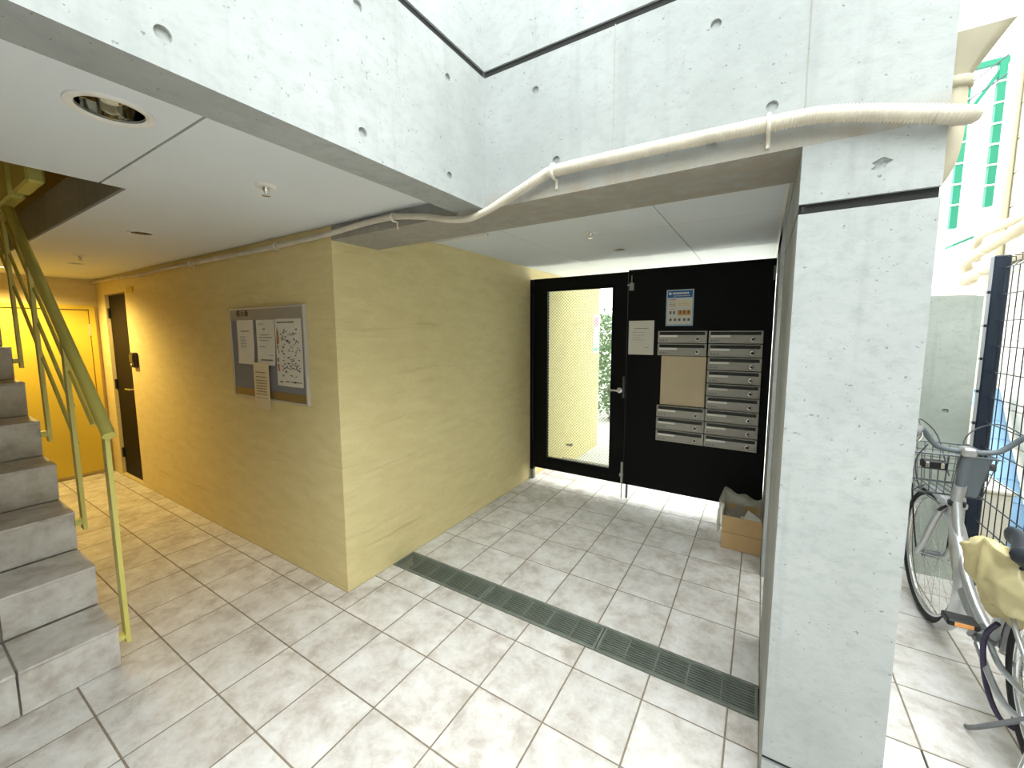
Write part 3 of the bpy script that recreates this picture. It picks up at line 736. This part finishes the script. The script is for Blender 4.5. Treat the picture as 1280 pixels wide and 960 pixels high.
part('face', MB().cbox(-.04, .04, -.039, -.035, -.02, .05, .002).mesh('face', mat('dark_screen', (52, 50, 46), .25)), it)
part('call_button', MB().lathe([(.012, -.035), (.012, -.04), (.001, -.041)], c=(0, 0, -.045), n=14, axis='Y').mesh('call_button', ALU), it)
tag(MB().cbox(-5.02, -4.88, YW-.012, YW, 1.87, 1.92, .004).build('cover_plate', DOORY), 'small yellow cover plate on the wall above the dark door', 'plate')

# ------------------------------------------------------------------ cardboard box with bag liner
bx = thing('cardboard_box', 'open brown cardboard box lined with a clear bag by the gate', 'box', (-.055, 3.17, 0))
T_ = .005; bw, bd, bh = .118, .125, .235
for nm, a in (('box_wall', (-bw, bw, -bd, -bd+T_)), ('box_wall', (-bw, bw, bd-T_, bd)), ('box_wall', (-bw, -bw+T_, -bd+T_, bd-T_)), ('box_wall', (bw-T_, bw, -bd+T_, bd-T_))):
    part(nm, MB().box(*a, .002, bh).mesh(nm, CARD), bx)
part('box_bottom', MB().box(-bw+T_, bw-T_, -bd+T_, bd-T_, .002, .008).mesh('box_bottom', CARD), bx)
part('tape', MB().box(-bw-.0006, bw+.0006, -bd-.0008, -bd, .115, .122).mesh('tape', mat('packing_seam', (170, 138, 96), .6)), bx)
# bag folded over the rim
bg_ = MB(); n = 44; ringsz = [(.70, .03), (.90, .12), (.96, .22), (1.0, .275), (1.14, .315), (1.24, .27), (1.24, .17), (1.20, .10)]
V = []; Fc = []
for i, (sc, z) in enumerate(ringsz):
    for k in range(n):
        a = 2*math.pi*k/n; ca, sa = math.cos(a), math.sin(a)
        rr = 1/max(abs(ca)/1.0, abs(sa)/1.0)
        x, y = ca*rr*bw*sc, sa*rr*bd*sc
        wob = .014*math.sin(5*a+i*1.3)+.009*math.sin(11*a+2.1*i)
        dz = (.020*math.sin(3*a+1)+.016*math.sin(7*a+i))*(1 if i > 2 else .3)
        # the front side of the bag is tucked down behind the cardboard
        if sa < -.55 and i > 2: y = -bd*.97+.004*i; z_ = .215-.02*(i-3); wob *= .2; dz *= .2
        else: z_ = z
        if ca > .5 and i > 3: x = min(x, .112)
        V.append((min(x*(1+wob*3), .113), y*(1+wob*2), max(.02, z_+dz)))
for i in range(len(ringsz)-1):
    for k in range(n): Fc.append((i*n+k, i*n+(k+1) % n, (i+1)*n+(k+1) % n, (i+1)*n+k))
bg_.add(V, Fc, True); part('bag_liner', bg_.mesh('bag_liner', BAGCLEAR), bx)
for k, (a, x, y, z) in enumerate(((.5, .02, .0, .15), (-.6, .06, -.02, .17), (.2, -.05, .03, .13))):
    part('crumpled_paper', MB().add([(-.05, -.06, 0), (.05, -.05, .01), (.06, .06, .03), (-.04, .05, .012), (-.05, -.06, .004), (.05, -.05, .014), (.06, .06, .034), (-.04, .05, .016)], [(3, 2, 1, 0), (4, 5, 6, 7), (0, 1, 5, 4), (1, 2, 6, 5), (2, 3, 7, 6), (3, 0, 4, 7)]).mesh('crumpled_paper', PAPER), bx, (x, y, z), (.3*k, a, k))

# ------------------------------------------------------------------ alley: low wall, fence, neighbours
struct(MB().box(.30, 1.035, 3.34, 3.50, -.15, 1.684).build('wall_alley_end', CONC_G))
cut(bpy.data.objects['wall_alley_end'], [disc_cut((.93, 3.34, 1.02), (0, 1, 0), .016, .012), disc_cut((.93, 3.34, .42), (0, 1, 0), .016, .012)])
tag(MB().cbox(.34, 1.02, 3.36, 3.48, 1.684, 1.745, .008).build('wall_coping', WHITEP), 'white coping strip on top of the grey alley wall', 'coping')
fe = thing('mesh_fence', 'dark navy welded wire fence beside the bicycle', 'fence', (1.12, 3.457, 0))
part('fence_post', MB().cbox(-.033, .033, -.03, .03, -.12, 1.91, .006).mesh('fence_post', NAVY), fe)
part('fence_post', MB().cbox(-.033, .033, -1.93, -1.87, -.12, 1.91, .006).mesh('fence_post', NAVY), fe)
for k in range(14):
    z = 1.836-.1452*k
    part('horizontal_wire', MB().cyl((0, .03, z), (0, -1.9, z), .003, 6).mesh('horizontal_wire', NAVY), fe)
for dz in (0, .0):
    pass
part('top_fold', MB().cyl((.03, .03, 1.866), (.03, -1.9, 1.866), .003, 6).mesh('top_fold', NAVY), fe)
vw = MB().tube([(0, 0, -.02), (0, 0, 1.836), (.03, 0, 1.866), (.028, 0, 1.893), (0, 0, 1.893)], .0026, 5).mesh('vertical_wire', NAVY)
for k in range(27): part('vertical_wire', vw, fe, (.004, -.069-.068*k, 0))
for k in range(7): part('fence_clip', MB().box(-.042, -.030, -.012, .012, 1.70-.19*k, 1.715-.19*k).mesh('fence_clip', NAVY), fe)

# neighbouring white building with green frames
nbd = thing('neighbour_building', 'bright white neighbouring building with tall windows beyond the alley wall', 'building', (3.0, 7.0, -.16))
part('facade', MB().box(-3.2, 4, 0, .3, 0, 7.5).mesh('facade', WALLW), nbd)
for xx in (-1.36, -.55, .3):
    wn = part('window', MB().box(xx, xx+.62, -.03, 0, 2.7, 4.1).mesh('window', ALU), nbd)
    for a in (0, 1): part('pane', MB().box(xx+.04+.29*a, xx+.30+.28*a, -.035, -.03, 2.75, 4.05).mesh('pane', mat('pale_pane', (206, 222, 226), .15)), wn)
    part('sill', MB().box(xx-.04, xx+.66, -.07, 0, 2.64, 2.70).mesh('sill', ALU), wn)
part('band_course', MB().box(-3.2, 4, -.05, 0, 3.60, 3.66).mesh('band_course', mat('grey_band', (200, 204, 202), .8)), nbd)
gf = thing('green_frame', 'tall green painted steel frame in front of the white building', 'frame', (1.68, 6.0, -.16))
part('frame_post', MB().box(-.13, -.075, -.03, .03, 2.68, 4.2).mesh('frame_post', GREEN), gf)
part('frame_post', MB().box(.10, .155, -.03, .03, 2.86, 4.2).mesh('frame_post', GREEN), gf)
part('frame_rail', MB().bar((-.12, 0, 3.70), (.14, 0, 4.16), .04, .03).mesh('frame_rail', GREEN), gf)
part('frame_rail', MB().bar((-.10, 0, 4.2), (.9, 0, 4.2), .05, .05).mesh('frame_rail', GREEN), gf)
part('frame_rail', MB().bar((-.11, 0, 2.50), (.10, 0, 2.60), .2, .02).mesh('frame_rail', GREEN), gf)
for k in range(6): part('frame_clip', MB().box(-.15, -.055, -.035, .035, 2.9+.2*k, 2.915+.2*k).mesh('frame_clip', WHITEP), gf)
for k in range(6): part('frame_clip', MB().box(.08, .175, -.035, .035, 3.05+.19*k, 3.065+.19*k).mesh('frame_clip', WHITEP), gf)
cb = thing('cream_house', 'cream sided house wall rising behind the wire fence', 'building', (1.62, 3.0, -.16))
part('side_wall', MB().box(0, 2.0, .9, 2.2, 0, 5.2).mesh('side_wall', CREAM), cb)
part('low_wing', MB().box(0, 1.2, -6.0, .9, 0, 3.7).mesh('low_wing', CREAM), cb)
for k in range(19): part('siding_board', MB().box(-.012, 0, -6.0 if k < 14 else .9, 2.2, .02+.26*k, .27+.26*k).mesh('siding_board', CREAM), cb)
part('downpipe', MB().cyl((-.05, 1.95, 0), (-.05, 1.95, 5.2), .04, 14).mesh('downpipe', mat('cream_pipe', (196, 188, 160), .5)), cb)
def run(name, label, pts, r):
    t = thing(name, label, 'pipe', pts[0], 'insulated pipes above the alley wall')
    p = catmull(pts, .05); part('pipe_body', MB().tube([q-p[0] for q in p], r, 14).mesh('pipe_body', PIPEB), t)
    for k in (len(p)//3, 2*len(p)//3):
        d_ = (p[k+1]-p[k-1]).normalized(); part('pipe_band', MB().cyl(p[k]-p[0]-d_*.015, p[k]-p[0]+d_*.015, r*1.08, 14).mesh('pipe_band', CLAMP), t)
run('insulated_pipe', 'beige insulated pipe, uppermost of three above the alley wall', [(1.45, 4.9, 2.06), (1.40, 4.75, 2.20), (1.36, 4.4, 2.21), (1.33, 3.6, 2.19), (1.33, 2.6, 2.20)], .028)
run('insulated_pipe', 'beige insulated pipe, middle of three above the alley wall', [(1.47, 5.0, 1.90), (1.38, 4.86, 2.03), (1.33, 4.6, 2.045), (1.30, 3.7, 2.12), (1.28, 2.6, 2.20)], .036)
run('insulated_pipe', 'beige insulated pipe, lowest of three just over the alley wall', [(1.44, 4.95, 1.80), (1.36, 4.8, 1.885), (1.30, 4.5, 1.895), (1.27, 3.7, 1.93), (1.26, 2.6, 1.99)], .036)
ac = thing('meter_cabinet', 'weathered white metal cabinet on legs behind the wire fence', 'cabinet', (1.36, 3.80, -.1))
part('case', MB().cbox(-.16, .0, -.13, .2, .02, .58, .008).mesh('case', ACW), ac)
part('lid', MB().cbox(-.18, .01, -.15, .22, .58, .605, .006).mesh('lid', ACW), ac)
part('door', MB().cbox(-.168, -.16, -.09, .16, .10, .52, .003).mesh('door', CREAM), ac)
part('valve', MB().cyl((-.08, .05, .605), (-.08, .05, .71), .022, 10).box(-.12, -.03, .03, .07, .68, .72).mesh('valve', mat('dark_valve', (70, 62, 56), .6)), ac)
bs = catmull([(1.49, 4.60, 1.02), (1.49, 4.42, .74), (1.48, 4.2, .48), (1.47, 3.98, .18), (1.47, 3.9, -.08)], .03)
bt = thing('blue_duct', 'pale blue ribbed duct sloping down behind the wire fence', 'duct', bs[0])
part('duct_body', MB().tube([q-bs[0] for q in bs], .075, 16).mesh('duct_body', TARP), bt)
for k in range(4, len(bs)-3, 5):
    d_ = (bs[k+1]-bs[k-1]).normalized(); part('duct_rib', MB().cyl(bs[k]-bs[0]-d_*.006, bs[k]-bs[0]+d_*.006, .079, 16).mesh('duct_rib', TARP), bt)
# rain hopper and downpipe behind the pillar
rh = thing('rain_hopper', 'beige rain hopper and bent downpipe at the top right behind the pillar', 'downpipe', (.44, 1.60, 2.04))
hb = MB().box(-.075, .043, -.05, .10, .205, .62)
part('hopper_box', hb.mesh('hopper_box', mat('beige_hopper', (218, 216, 202), .55)), rh)
fn = MB(); V = []; n = 24
for i in range(n):
    a = 2*math.pi*i/n; q = 1/max(abs(math.cos(a)), abs(math.sin(a)))
    V.append((-.016+.059*q*math.cos(a), .025+.075*q*math.sin(a), .205))
V += [(-.042+.030*math.cos(2*math.pi*i/n), .01+.030*math.sin(2*math.pi*i/n), .115) for i in range(n)]
fn.add(V, [(i, n+i, n+(i+1) % n, (i+1) % n) for i in range(n)], True)
part('funnel', fn.mesh('funnel', mat('hopper_beige_pipe', (188, 180, 158), .6, var=.1, scale=9)), rh)
part('collar', MB().lathe([(.028, .085), (.037, .088), (.037, .112), (.028, .115)], c=(-.042, .01, 0), n=20).mesh('collar', MATS['hopper_beige_pipe']), rh)
part('pipe_elbow', MB().tube(catmull([(-.042, .01, .12), (-.042, .01, .03), (-.042, .01, -.03), (-.05, .02, -.10), (-.075, .03, -.15)], .012), .029, 16).mesh('pipe_elbow', MATS['hopper_beige_pipe']), rh)
for k, (a, b, s) in enumerate((((1.2, 5.8, 3.55), (3.2, 5.4, 5.3), .10), ((1.2, 5.8, 3.45), (3.2, 5.4, 5.0), .12), ((1.25, 5.8, 4.9), (3.2, 5.4, 4.85), .05))):
    P = [Vector(a).lerp(Vector(b), t/14)-Vector((0, 0, s*math.sin(math.pi*t/14))) for t in range(15)]
    tag(MB().tube(P, .006, 5).build('overhead_cable', mat('dark_cable', (60, 62, 80), .6)), ['upper of two sagging cables near the green frame', 'lower of two sagging cables near the green frame', 'nearly level cable at the top right corner'][k], 'cable', 'overhead cables')

# ------------------------------------------------------------------ beyond the gate
struct(MB().box(-2.3, 1.6, 4.35, 9.0, -.22, -.14).build('path_beyond', mat('pale_paving', (206, 204, 198), .8, var=.08, scale=5)))
part('step_edge', MB().box(XW, PX0, 4.33, 4.36, -.14, -.004).mesh('step_edge', TILE), floor)
sg = thing('wall_sign', 'white sign with pink heading on the yellow wall beyond the gate', 'sign', (XW, 5.40, 1.45))
part('plate', MB().box(0, .006, -.10, .10, -.25, .27).mesh('plate', mat('sign_white', (236, 236, 236), .5)), sg)
part('heading', MB().box(.006, .007, -.085, .085, .12, .24).mesh('heading', mat('sign_pink', (226, 150, 170), .5)), sg)
part('green_band', MB().box(.006, .007, -.085, .085, -.22, -.18).mesh('green_band', mat('sign_green', (120, 200, 170), .5)), sg)
wc = MB(); wc.cyl((XW, 4.45, .13), (XW+.07, 4.45, .13), .012, 8).box(XW+.05, XW+.075, 4.435, 4.465, .12, .15)
tag(wc.build('water_tap', SILVD), 'short metal tap low on the yellow wall behind the glass', 'tap')
tag(MB().cbox(-2.35, -2.02, 5.62, 5.74, -.2, 2.6, .01).build('white_pier', WALLW), 'white pier past the end of the yellow wall seen through the glass', 'pier')
def bush(name, label, c, sx, sz, n, lsz):
    t = thing(name, label, 'tree', (c[0], c[1], -.16))
    lf = MB()
    for _ in range(n):
        while True:
            p = Vector((random.uniform(-1, 1), random.uniform(-1, 1), random.uniform(-1, 1)))
            if .35 < p.length < 1: break
        p = Vector((p.x*sx, p.y*sx, sz+p.z*sz))
        a = Vector((random.uniform(-1, 1), random.uniform(-1, 1), random.uniform(-.6, .6))).normalized(); b = a.orthogonal().normalized()
        s = random.uniform(.6, 1.2)*lsz
        lf.add([p, p+a*s*.5+b*s*.28, p+a*s, p+a*s*.5-b*s*.28], [(0, 1, 2, 3)])
    o = part('foliage', lf.mesh('foliage', LEAF), t); stuff(o)
    tr = MB().tube([(0, 0, 0), (.02, .02, sz*.7), (-.02, .03, sz*1.5)], [.05, .04, .015], 8)
    part('trunk', tr.mesh('trunk', WOOD), t)
bush('garden_tree', 'green tree behind the wired glass of the gate door', (-2.3, 7.4), .55, 1.05, 2600, .09)
for k in range(5):
    o = tag(MB().box(-3.6+k*1.1, -3.6+k*1.1+1.09, 8.9, 9.0, -.15, 1.9).build('garden_wall_panel', WALLW), ['leftmost white boundary panel beyond the gate', 'second white boundary panel beyond the gate', 'middle white boundary panel beyond the gate', 'fourth white boundary panel beyond the gate', 'rightmost white boundary panel beyond the gate'][k], 'panel', 'boundary panels')

# ------------------------------------------------------------------ bicycle
BIKE = (.845, 1.80, 0); HEAD, LEAN, STEER = math.radians(2.3), 0, math.radians(0.5)
bk = thing('bicycle', 'silver city bicycle with wire front basket parked by the fence', 'bicycle', BIKE)
bk.rotation_euler = (0, LEAN, HEAD)
def wheel_parts(name, loc, rot):
    R_ = .315
    ty = part(name, MB().tube([(0, R_*math.cos(a), R_*math.sin(a)) for a in [2*math.pi*k/48 for k in range(48)]], .020, 10, closed=True).mesh('tyre', RUBBER), bk, loc, rot)
    rm = MB(); rm.lathe([(.300, -.011), (.288, -.010), (.284, 0), (.288, .010), (.300, .011)], n=48, axis='X'); part('rim', rm.mesh('rim', CHROME), ty)
    sp = MB()
    for k in range(32):
        a = 2*math.pi*k/32; s = 1 if k % 2 else -1; b = a+(.55 if (k//2) % 2 else -.55)
        sp.tube([(s*.028, .022*math.cos(b), .022*math.sin(b)), (0, .288*math.cos(a), .288*math.sin(a))], .0011, 4, caps=False)
    part('spokes', sp.mesh('spokes', CHROME), ty)
    part('hub', MB().cyl((-.034, 0, 0), (.034, 0, 0), .017, 14).cyl((-.062, 0, 0), (.062, 0, 0), .007, 8).lathe([(.024, -.030), (.024, -.026)], n=14, axis='X').lathe([(.024, .026), (.024, .030)], n=14, axis='X').mesh('hub', SILVD), ty)
    return ty
wheel_parts('rear_wheel', (0, 0, .335), (0, 0, 0))
YS_ = .92; S = (0, YS_, 0); SR = (0, 0, STEER)
def rotS(p): c, s = math.cos(STEER), math.sin(STEER); return (c*p[0]-s*p[1], YS_+s*p[0]+c*p[1], p[2])
wheel_parts('front_wheel', rotS((0, .14, .335)), SR)
def fender(y, a0, a1, nm, loc, rot, mt):
    f_ = MB(); V = []; n = 24
    for i in range(n+1):
        a = math.radians(a0+(a1-a0)*i/n)
        for x, rr in ((-.031, .334), (-.02, .350), (0, .355), (.02, .350), (.031, .334)):
            V.append((x, y+rr*math.cos(a), .335+rr*math.sin(a)))
    m0 = len(V); V2 = [(p[0]*.96, y+(p[1]-y)*.994, .335+(p[2]-.335)*.994) for p in V]
    Fc = []
    for i in range(n):
        for j in range(4):
            q = i*5+j; Fc += [(q, q+1, q+6, q+5), (m0+q, m0+q+5, m0+q+6, m0+q+1)]
    f_.add(V+V2, Fc, True); return part(nm, f_.mesh(nm, mt), bk, loc, rot)
fender(0, -5, 190, 'rear_fender', (0, 0, 0), (0, 0, 0), SILV)
fender(.14, 60, 236, 'front_fender', S, SR, SILV)
ff = fender(.14, 52, 75, 'fender_tip', S, SR, DARKB)
tb = lambda nm, pts, r, mt=SILV, loc=(0, 0, 0), rot=(0, 0, 0), n=12: part(nm, MB().tube(catmull(pts, .02), r, n).mesh(nm, mt), bk, loc, rot)
tb('head_tube', [(0, .885, .60), (0, .84, .78)], .022)
tb('main_tube', [(0, .862, .71), (0, .80, .55), (0, .71, .42), (0, .59, .335), (0, .46, .29)], .0185)
tb('lower_tube', [(0, .878, .64), (0, .83, .48), (0, .745, .36), (0, .62, .285), (0, .46, .265)], .0175)
tb('seat_tube', [(0, .46, .28), (0, .345, .60)], .0165)
tb('seat_post', [(0, .345, .60), (0, .312, .70)], .013, CHROME)
for s in (-1, 1):
    tb('chain_stay', [(s*.012, .44, .275), (s*.05, .25, .29), (s*.058, 0, .335)], .010)
    tb('seat_stay', [(s*.014, .352, .575), (s*.05, .22, .48), (s*.058, 0, .335)], .008)
    tb('fork_blade', [(s*.028, -.035, .665), (s*.045, .01, .56), (s*.052, .075, .42), (s*.052, .14, .335)], [.0135]*1 if False else .0125, SILV, S, SR)
    tb('fender_stay', [(s*.052, .14, .335), (s*.03, -.13, .43)], .0025, CHROME, S, SR, 6)
    tb('fender_stay', [(s*.055, 0, .335), (s*.03, -.30, .49)], .0025, CHROME, n=6)
    tb('basket_stay', [(s*.056, .14, .34), (s*.07, .17, .50), (s*.08, .20, .68)], .0035, DARKB, S, SR, 6)
part('fork_crown', MB().cbox(-.042, .042, -.062, -.012, .655, .69, .008).mesh('fork_crown', SILV), bk, S, SR)
tb('stem', [(0, -.075, .76), (0, -.10, .90), (0, -.10, .935)], .019, GREYP, S, SR)
part('stem_clamp', MB().cbox(-.024, .024, -.135, -.07, .925, .965, .008).mesh('stem_clamp', SILV), bk, S, SR)
hbp = [(.235, -.285, 1.045), (.20, -.20, 1.045), (.165, -.135, 1.040), (.135, -.112, 1.0), (.10, -.105, .958), (.05, -.10, .945)]
tb('handlebar', [(-x, y, z) for x, y, z in hbp]+[(0, -.10, .945)]+hbp[::-1], .0115, GREYP, S, SR)
for s in (-1, 1):
    ga, gb = Vector((s*.238, -.295, 1.045)), Vector((s*.188, -.175, 1.045))
    part('grip', MB().tube([ga.lerp(gb, t) for t in (0, .03, .3, .7, .97, 1)], [.013, .0185, .018, .0165, .0175, .014], 16).mesh('grip', mat('grey_grip', (122, 122, 124), .6)), bk, S, SR)
    tb('brake_lever', [(s*.17, -.14, 1.03), (s*.185, -.20, 1.015), (s*.22, -.28, 1.008)], .006, CHROME, S, SR, 8)
    tb('brake_cable', [(s*.165, -.135, 1.035), (s*.13, .02, 1.06), (s*.05, .06, .98), (s*.02, -.02, .80)], .003, mat('grey_cable', (90, 92, 96), .5), S, SR, 6)
tb('brake_cable', [(-.13, -.10, .96), (-.12, .05, .84), (-.09, .06, .70), (-.05, -.05, .67)], .003, MATS['grey_cable'], S, SR, 6)
# basket of wires
bs0 = dict(t=(.185, .145), b=(.145, .115)); by = .155; bz0, bz1 = .69, .895
def bcorner(k, t):
    w0 = .118+(.145-.118)*t; d0 = .115+(.145-.115)*t
    sx, sy = ((-1, -1), (1, -1), (1, 1), (-1, 1))[k]
    return Vector((sx*w0, by+sy*d0, bz0+(bz1-bz0)*t))
bsk = tb('basket', [bcorner(k % 4, 1.0) for k in (0, 0, 1, 1, 2, 2, 3, 3, 0)], .005, SILVD, S, SR, 8)
def bwire(nm, pts, r=.0022):
    part(nm, MB().tube(pts, r, 5).mesh(nm, SILVD), bsk)
for t in (0, .02, .30, .62, .80):
    bwire('basket_wire', [bcorner(k % 4, t) for k in range(5)], .0028 if t == 0 else .0019)
for k in range(4):
    for i in range(9 if k % 2 == 0 else 7):
        n_ = 9 if k % 2 == 0 else 7; u = i/n_
        bwire('basket_wire', [bcorner(k, 0).lerp(bcorner((k+1) % 4, 0), u), bcorner(k, 1).lerp(bcorner((k+1) % 4, 1), u)])
for i in range(1, 8):
    u = i/8; bwire('basket_wire', [bcorner(0, 0).lerp(bcorner(1, 0), u), bcorner(3, 0).lerp(bcorner(2, 0), u)])
bp_ = MB(); V = [(.02, .022, .70), (.095, .022, .70), (.125, .006, .90), (.015, .006, .90)]
bp_.add(V+[(x, y+.006, z) for x, y, z in V], [(0, 1, 2, 3), (7, 6, 5, 4), (0, 4, 5, 1), (1, 5, 6, 2), (2, 6, 7, 3), (3, 7, 4, 0)])
part('basket_plate', bp_.mesh('basket_plate', GREYP), bk, S, SR)
lm = part('front_lamp', MB().cbox(-.115, -.025, -.018, .022, .825, .865, .006).mesh('front_lamp', DARKB), bk, S, SR)
for x in (-.098, -.045): part('lamp_glint', MB().cbox(x-.006, x+.006, -.021, -.018, .832, .858, .002).mesh('lamp_glint', CHROME), lm)  # the two bright reflections on the lamp, modelled as small chrome pieces
part('brake_caliper', MB().cbox(-.03, .03, -.075, -.05, .67, .70, .006).cyl((-.03, -.06, .67), (-.045, -.03, .63), .007, 8).mesh('brake_caliper', DARKB), bk, S, SR)
# saddle
sd = MB(); V = []; n = 14; ns = 16
for i in range(n+1):
    t = i/n; y = .44-.27*t; wv = .022+.085*max(0, (t-.25)/.75)**1.1 if t < .93 else .10*(1-(t-.93)*5)
    if t < .08: wv = .012+t*.12
    hgt = .058*(1 if t > .06 else .5)
    for k in range(ns):
        a = 2*math.pi*k/ns
        V.append((wv*math.cos(a), y, .735+.012*t+hgt*(.55*math.sin(a) if math.sin(a) > 0 else .8*math.sin(a))*(.8+.4*t)))
Fc = [(i*ns+k, i*ns+(k+1) % ns, (i+1)*ns+(k+1) % ns, (i+1)*ns+k) for i in range(n) for k in range(ns)]
sd.add(V, Fc, True); sd.add(V[:ns], [tuple(range(ns-1, -1, -1))]); sd.add(V[-ns:], [tuple(range(ns))])
part('saddle', sd.mesh('saddle', SADDLE), bk)
for s in (-1, 1): tb('saddle_spring', [(s*.02, .36, .695), (s*.035, .28, .675), (s*.06, .20, .695)], .006, DARKB, n=8)
# crank, pedals, chain case, stand, rack
part('bottom_bracket', MB().cyl((-.05, .46, .28), (.06, .46, .28), .022, 14).mesh('bottom_bracket', SILVD), bk)
part('chain_wheel', MB().lathe([(.02, .052), (.075, .052), (.078, .055), (.075, .058), (.02, .058)], c=(0, .46, .28), n=28, axis='X').mesh('chain_wheel', CHROME), bk)
tb('crank_arm', [(-.06, .46, .28), (-.072, .40, .335), (-.075, .34, .388)], .010, SILVD)
tb('crank_arm', [(.068, .46, .28), (.08, .52, .225), (.085, .58, .172)], .010, SILVD)
for s, y, z in ((-1, .34, .388), (1, .58, .172)):
    pd = part('pedal', MB().cbox(s*.135-.045, s*.135+.045, y-.032, y+.032, z-.013, z+.013, .005).mesh('pedal', DARKB), bk)
    part('pedal_reflector', MB().cbox(s*.135-.026, s*.135+.026, y-.0345, y-.032, z-.008, z+.008, .001).mesh('pedal_reflector', REFL), pd)
cc = MB(); 
for s in (-1, 1):
    cc.bar((.055, .50, .28+s*.05), (.062, 0, .335+s*.035), .012, .02, side=(1, 0, 0))
part('chain_case', cc.mesh('chain_case', SILV), bk)
tb('kickstand', [(-.062, 0, .335), (-.09, -.01, .18), (-.125, -.02, .02)], .009, CHROME)
tb('stand_brace', [(-.062, .03, .30), (-.10, .24, .05), (-.11, .28, .012)], .008, SILVD)
tb('chain_guard_bar', [(-.045, .44, .26), (-.06, .22, .20), (-.065, .02, .26)], .011, SILV)
rk = MB()
for x in (-.06, 0, .06): rk.cyl((x, .16, .715), (x, -.25, .705), .005, 8)
for y in (.16, 0, -.25): rk.cyl((-.06, y, .71), (.06, y, .71), .005, 8)
part('rear_rack', rk.mesh('rear_rack', SILVD), bk)
for s in (-1, 1): tb('rack_stay', [(s*.06, -.05, .71), (s*.062, 0, .335)], .0045, SILVD, n=6)
tb('cable_lock', [(-.045, .325, .42), (-.06, .36, .33), (-.055, .33, .18), (-.03, .26, .09), (.04, .25, .12), (.05, .34, .30)], .0085, PURPLE)

# crumpled bag between saddle and frame
pb = MB(); b_ = bmesh.new(); bmesh.ops.create_icosphere(b_, subdivisions=5, radius=1)
from mathutils import noise as mn
for v in b_.verts:
    p = v.co.copy()
    d_ = mn.noise(p*1.4+Vector((3, 1, 2)))*.25
    for k, (a, b, amp) in enumerate(((1.0, .6, .16), (-.5, 1.0, .13), (.2, -.9, .09))):      # long straight creases
        q = p.z*a*2.6+p.y*b*2.6+p.x*.8+mn.noise(p*1.2+Vector((k*7, 0, 0)))*1.1
        d_ -= amp*abs(math.sin(q*1.7+k))**.6-.05
    d_ -= .07*abs(mn.noise(Vector((p.z*4.5+p.y*3.0, p.x*2, p.y*1.5))*1.3)); d_ += mn.noise(p*6)*.02
    p *= 1+d_
    tap = 1-.25*p.z if p.z > 0 else 1+.42*p.z
    v.co = Vector((p.x*.09*tap, p.y*.20*tap, p.z*.205))
pb.bm(b_, smooth=True)
bo = tag(pb.build('plastic_bag', BAGY, loc=(.805, 2.12, .575)), 'crumpled cream plastic bag hanging under the bicycle saddle', 'bag')
bo.rotation_euler = (math.radians(16), math.radians(-12), math.radians(15))
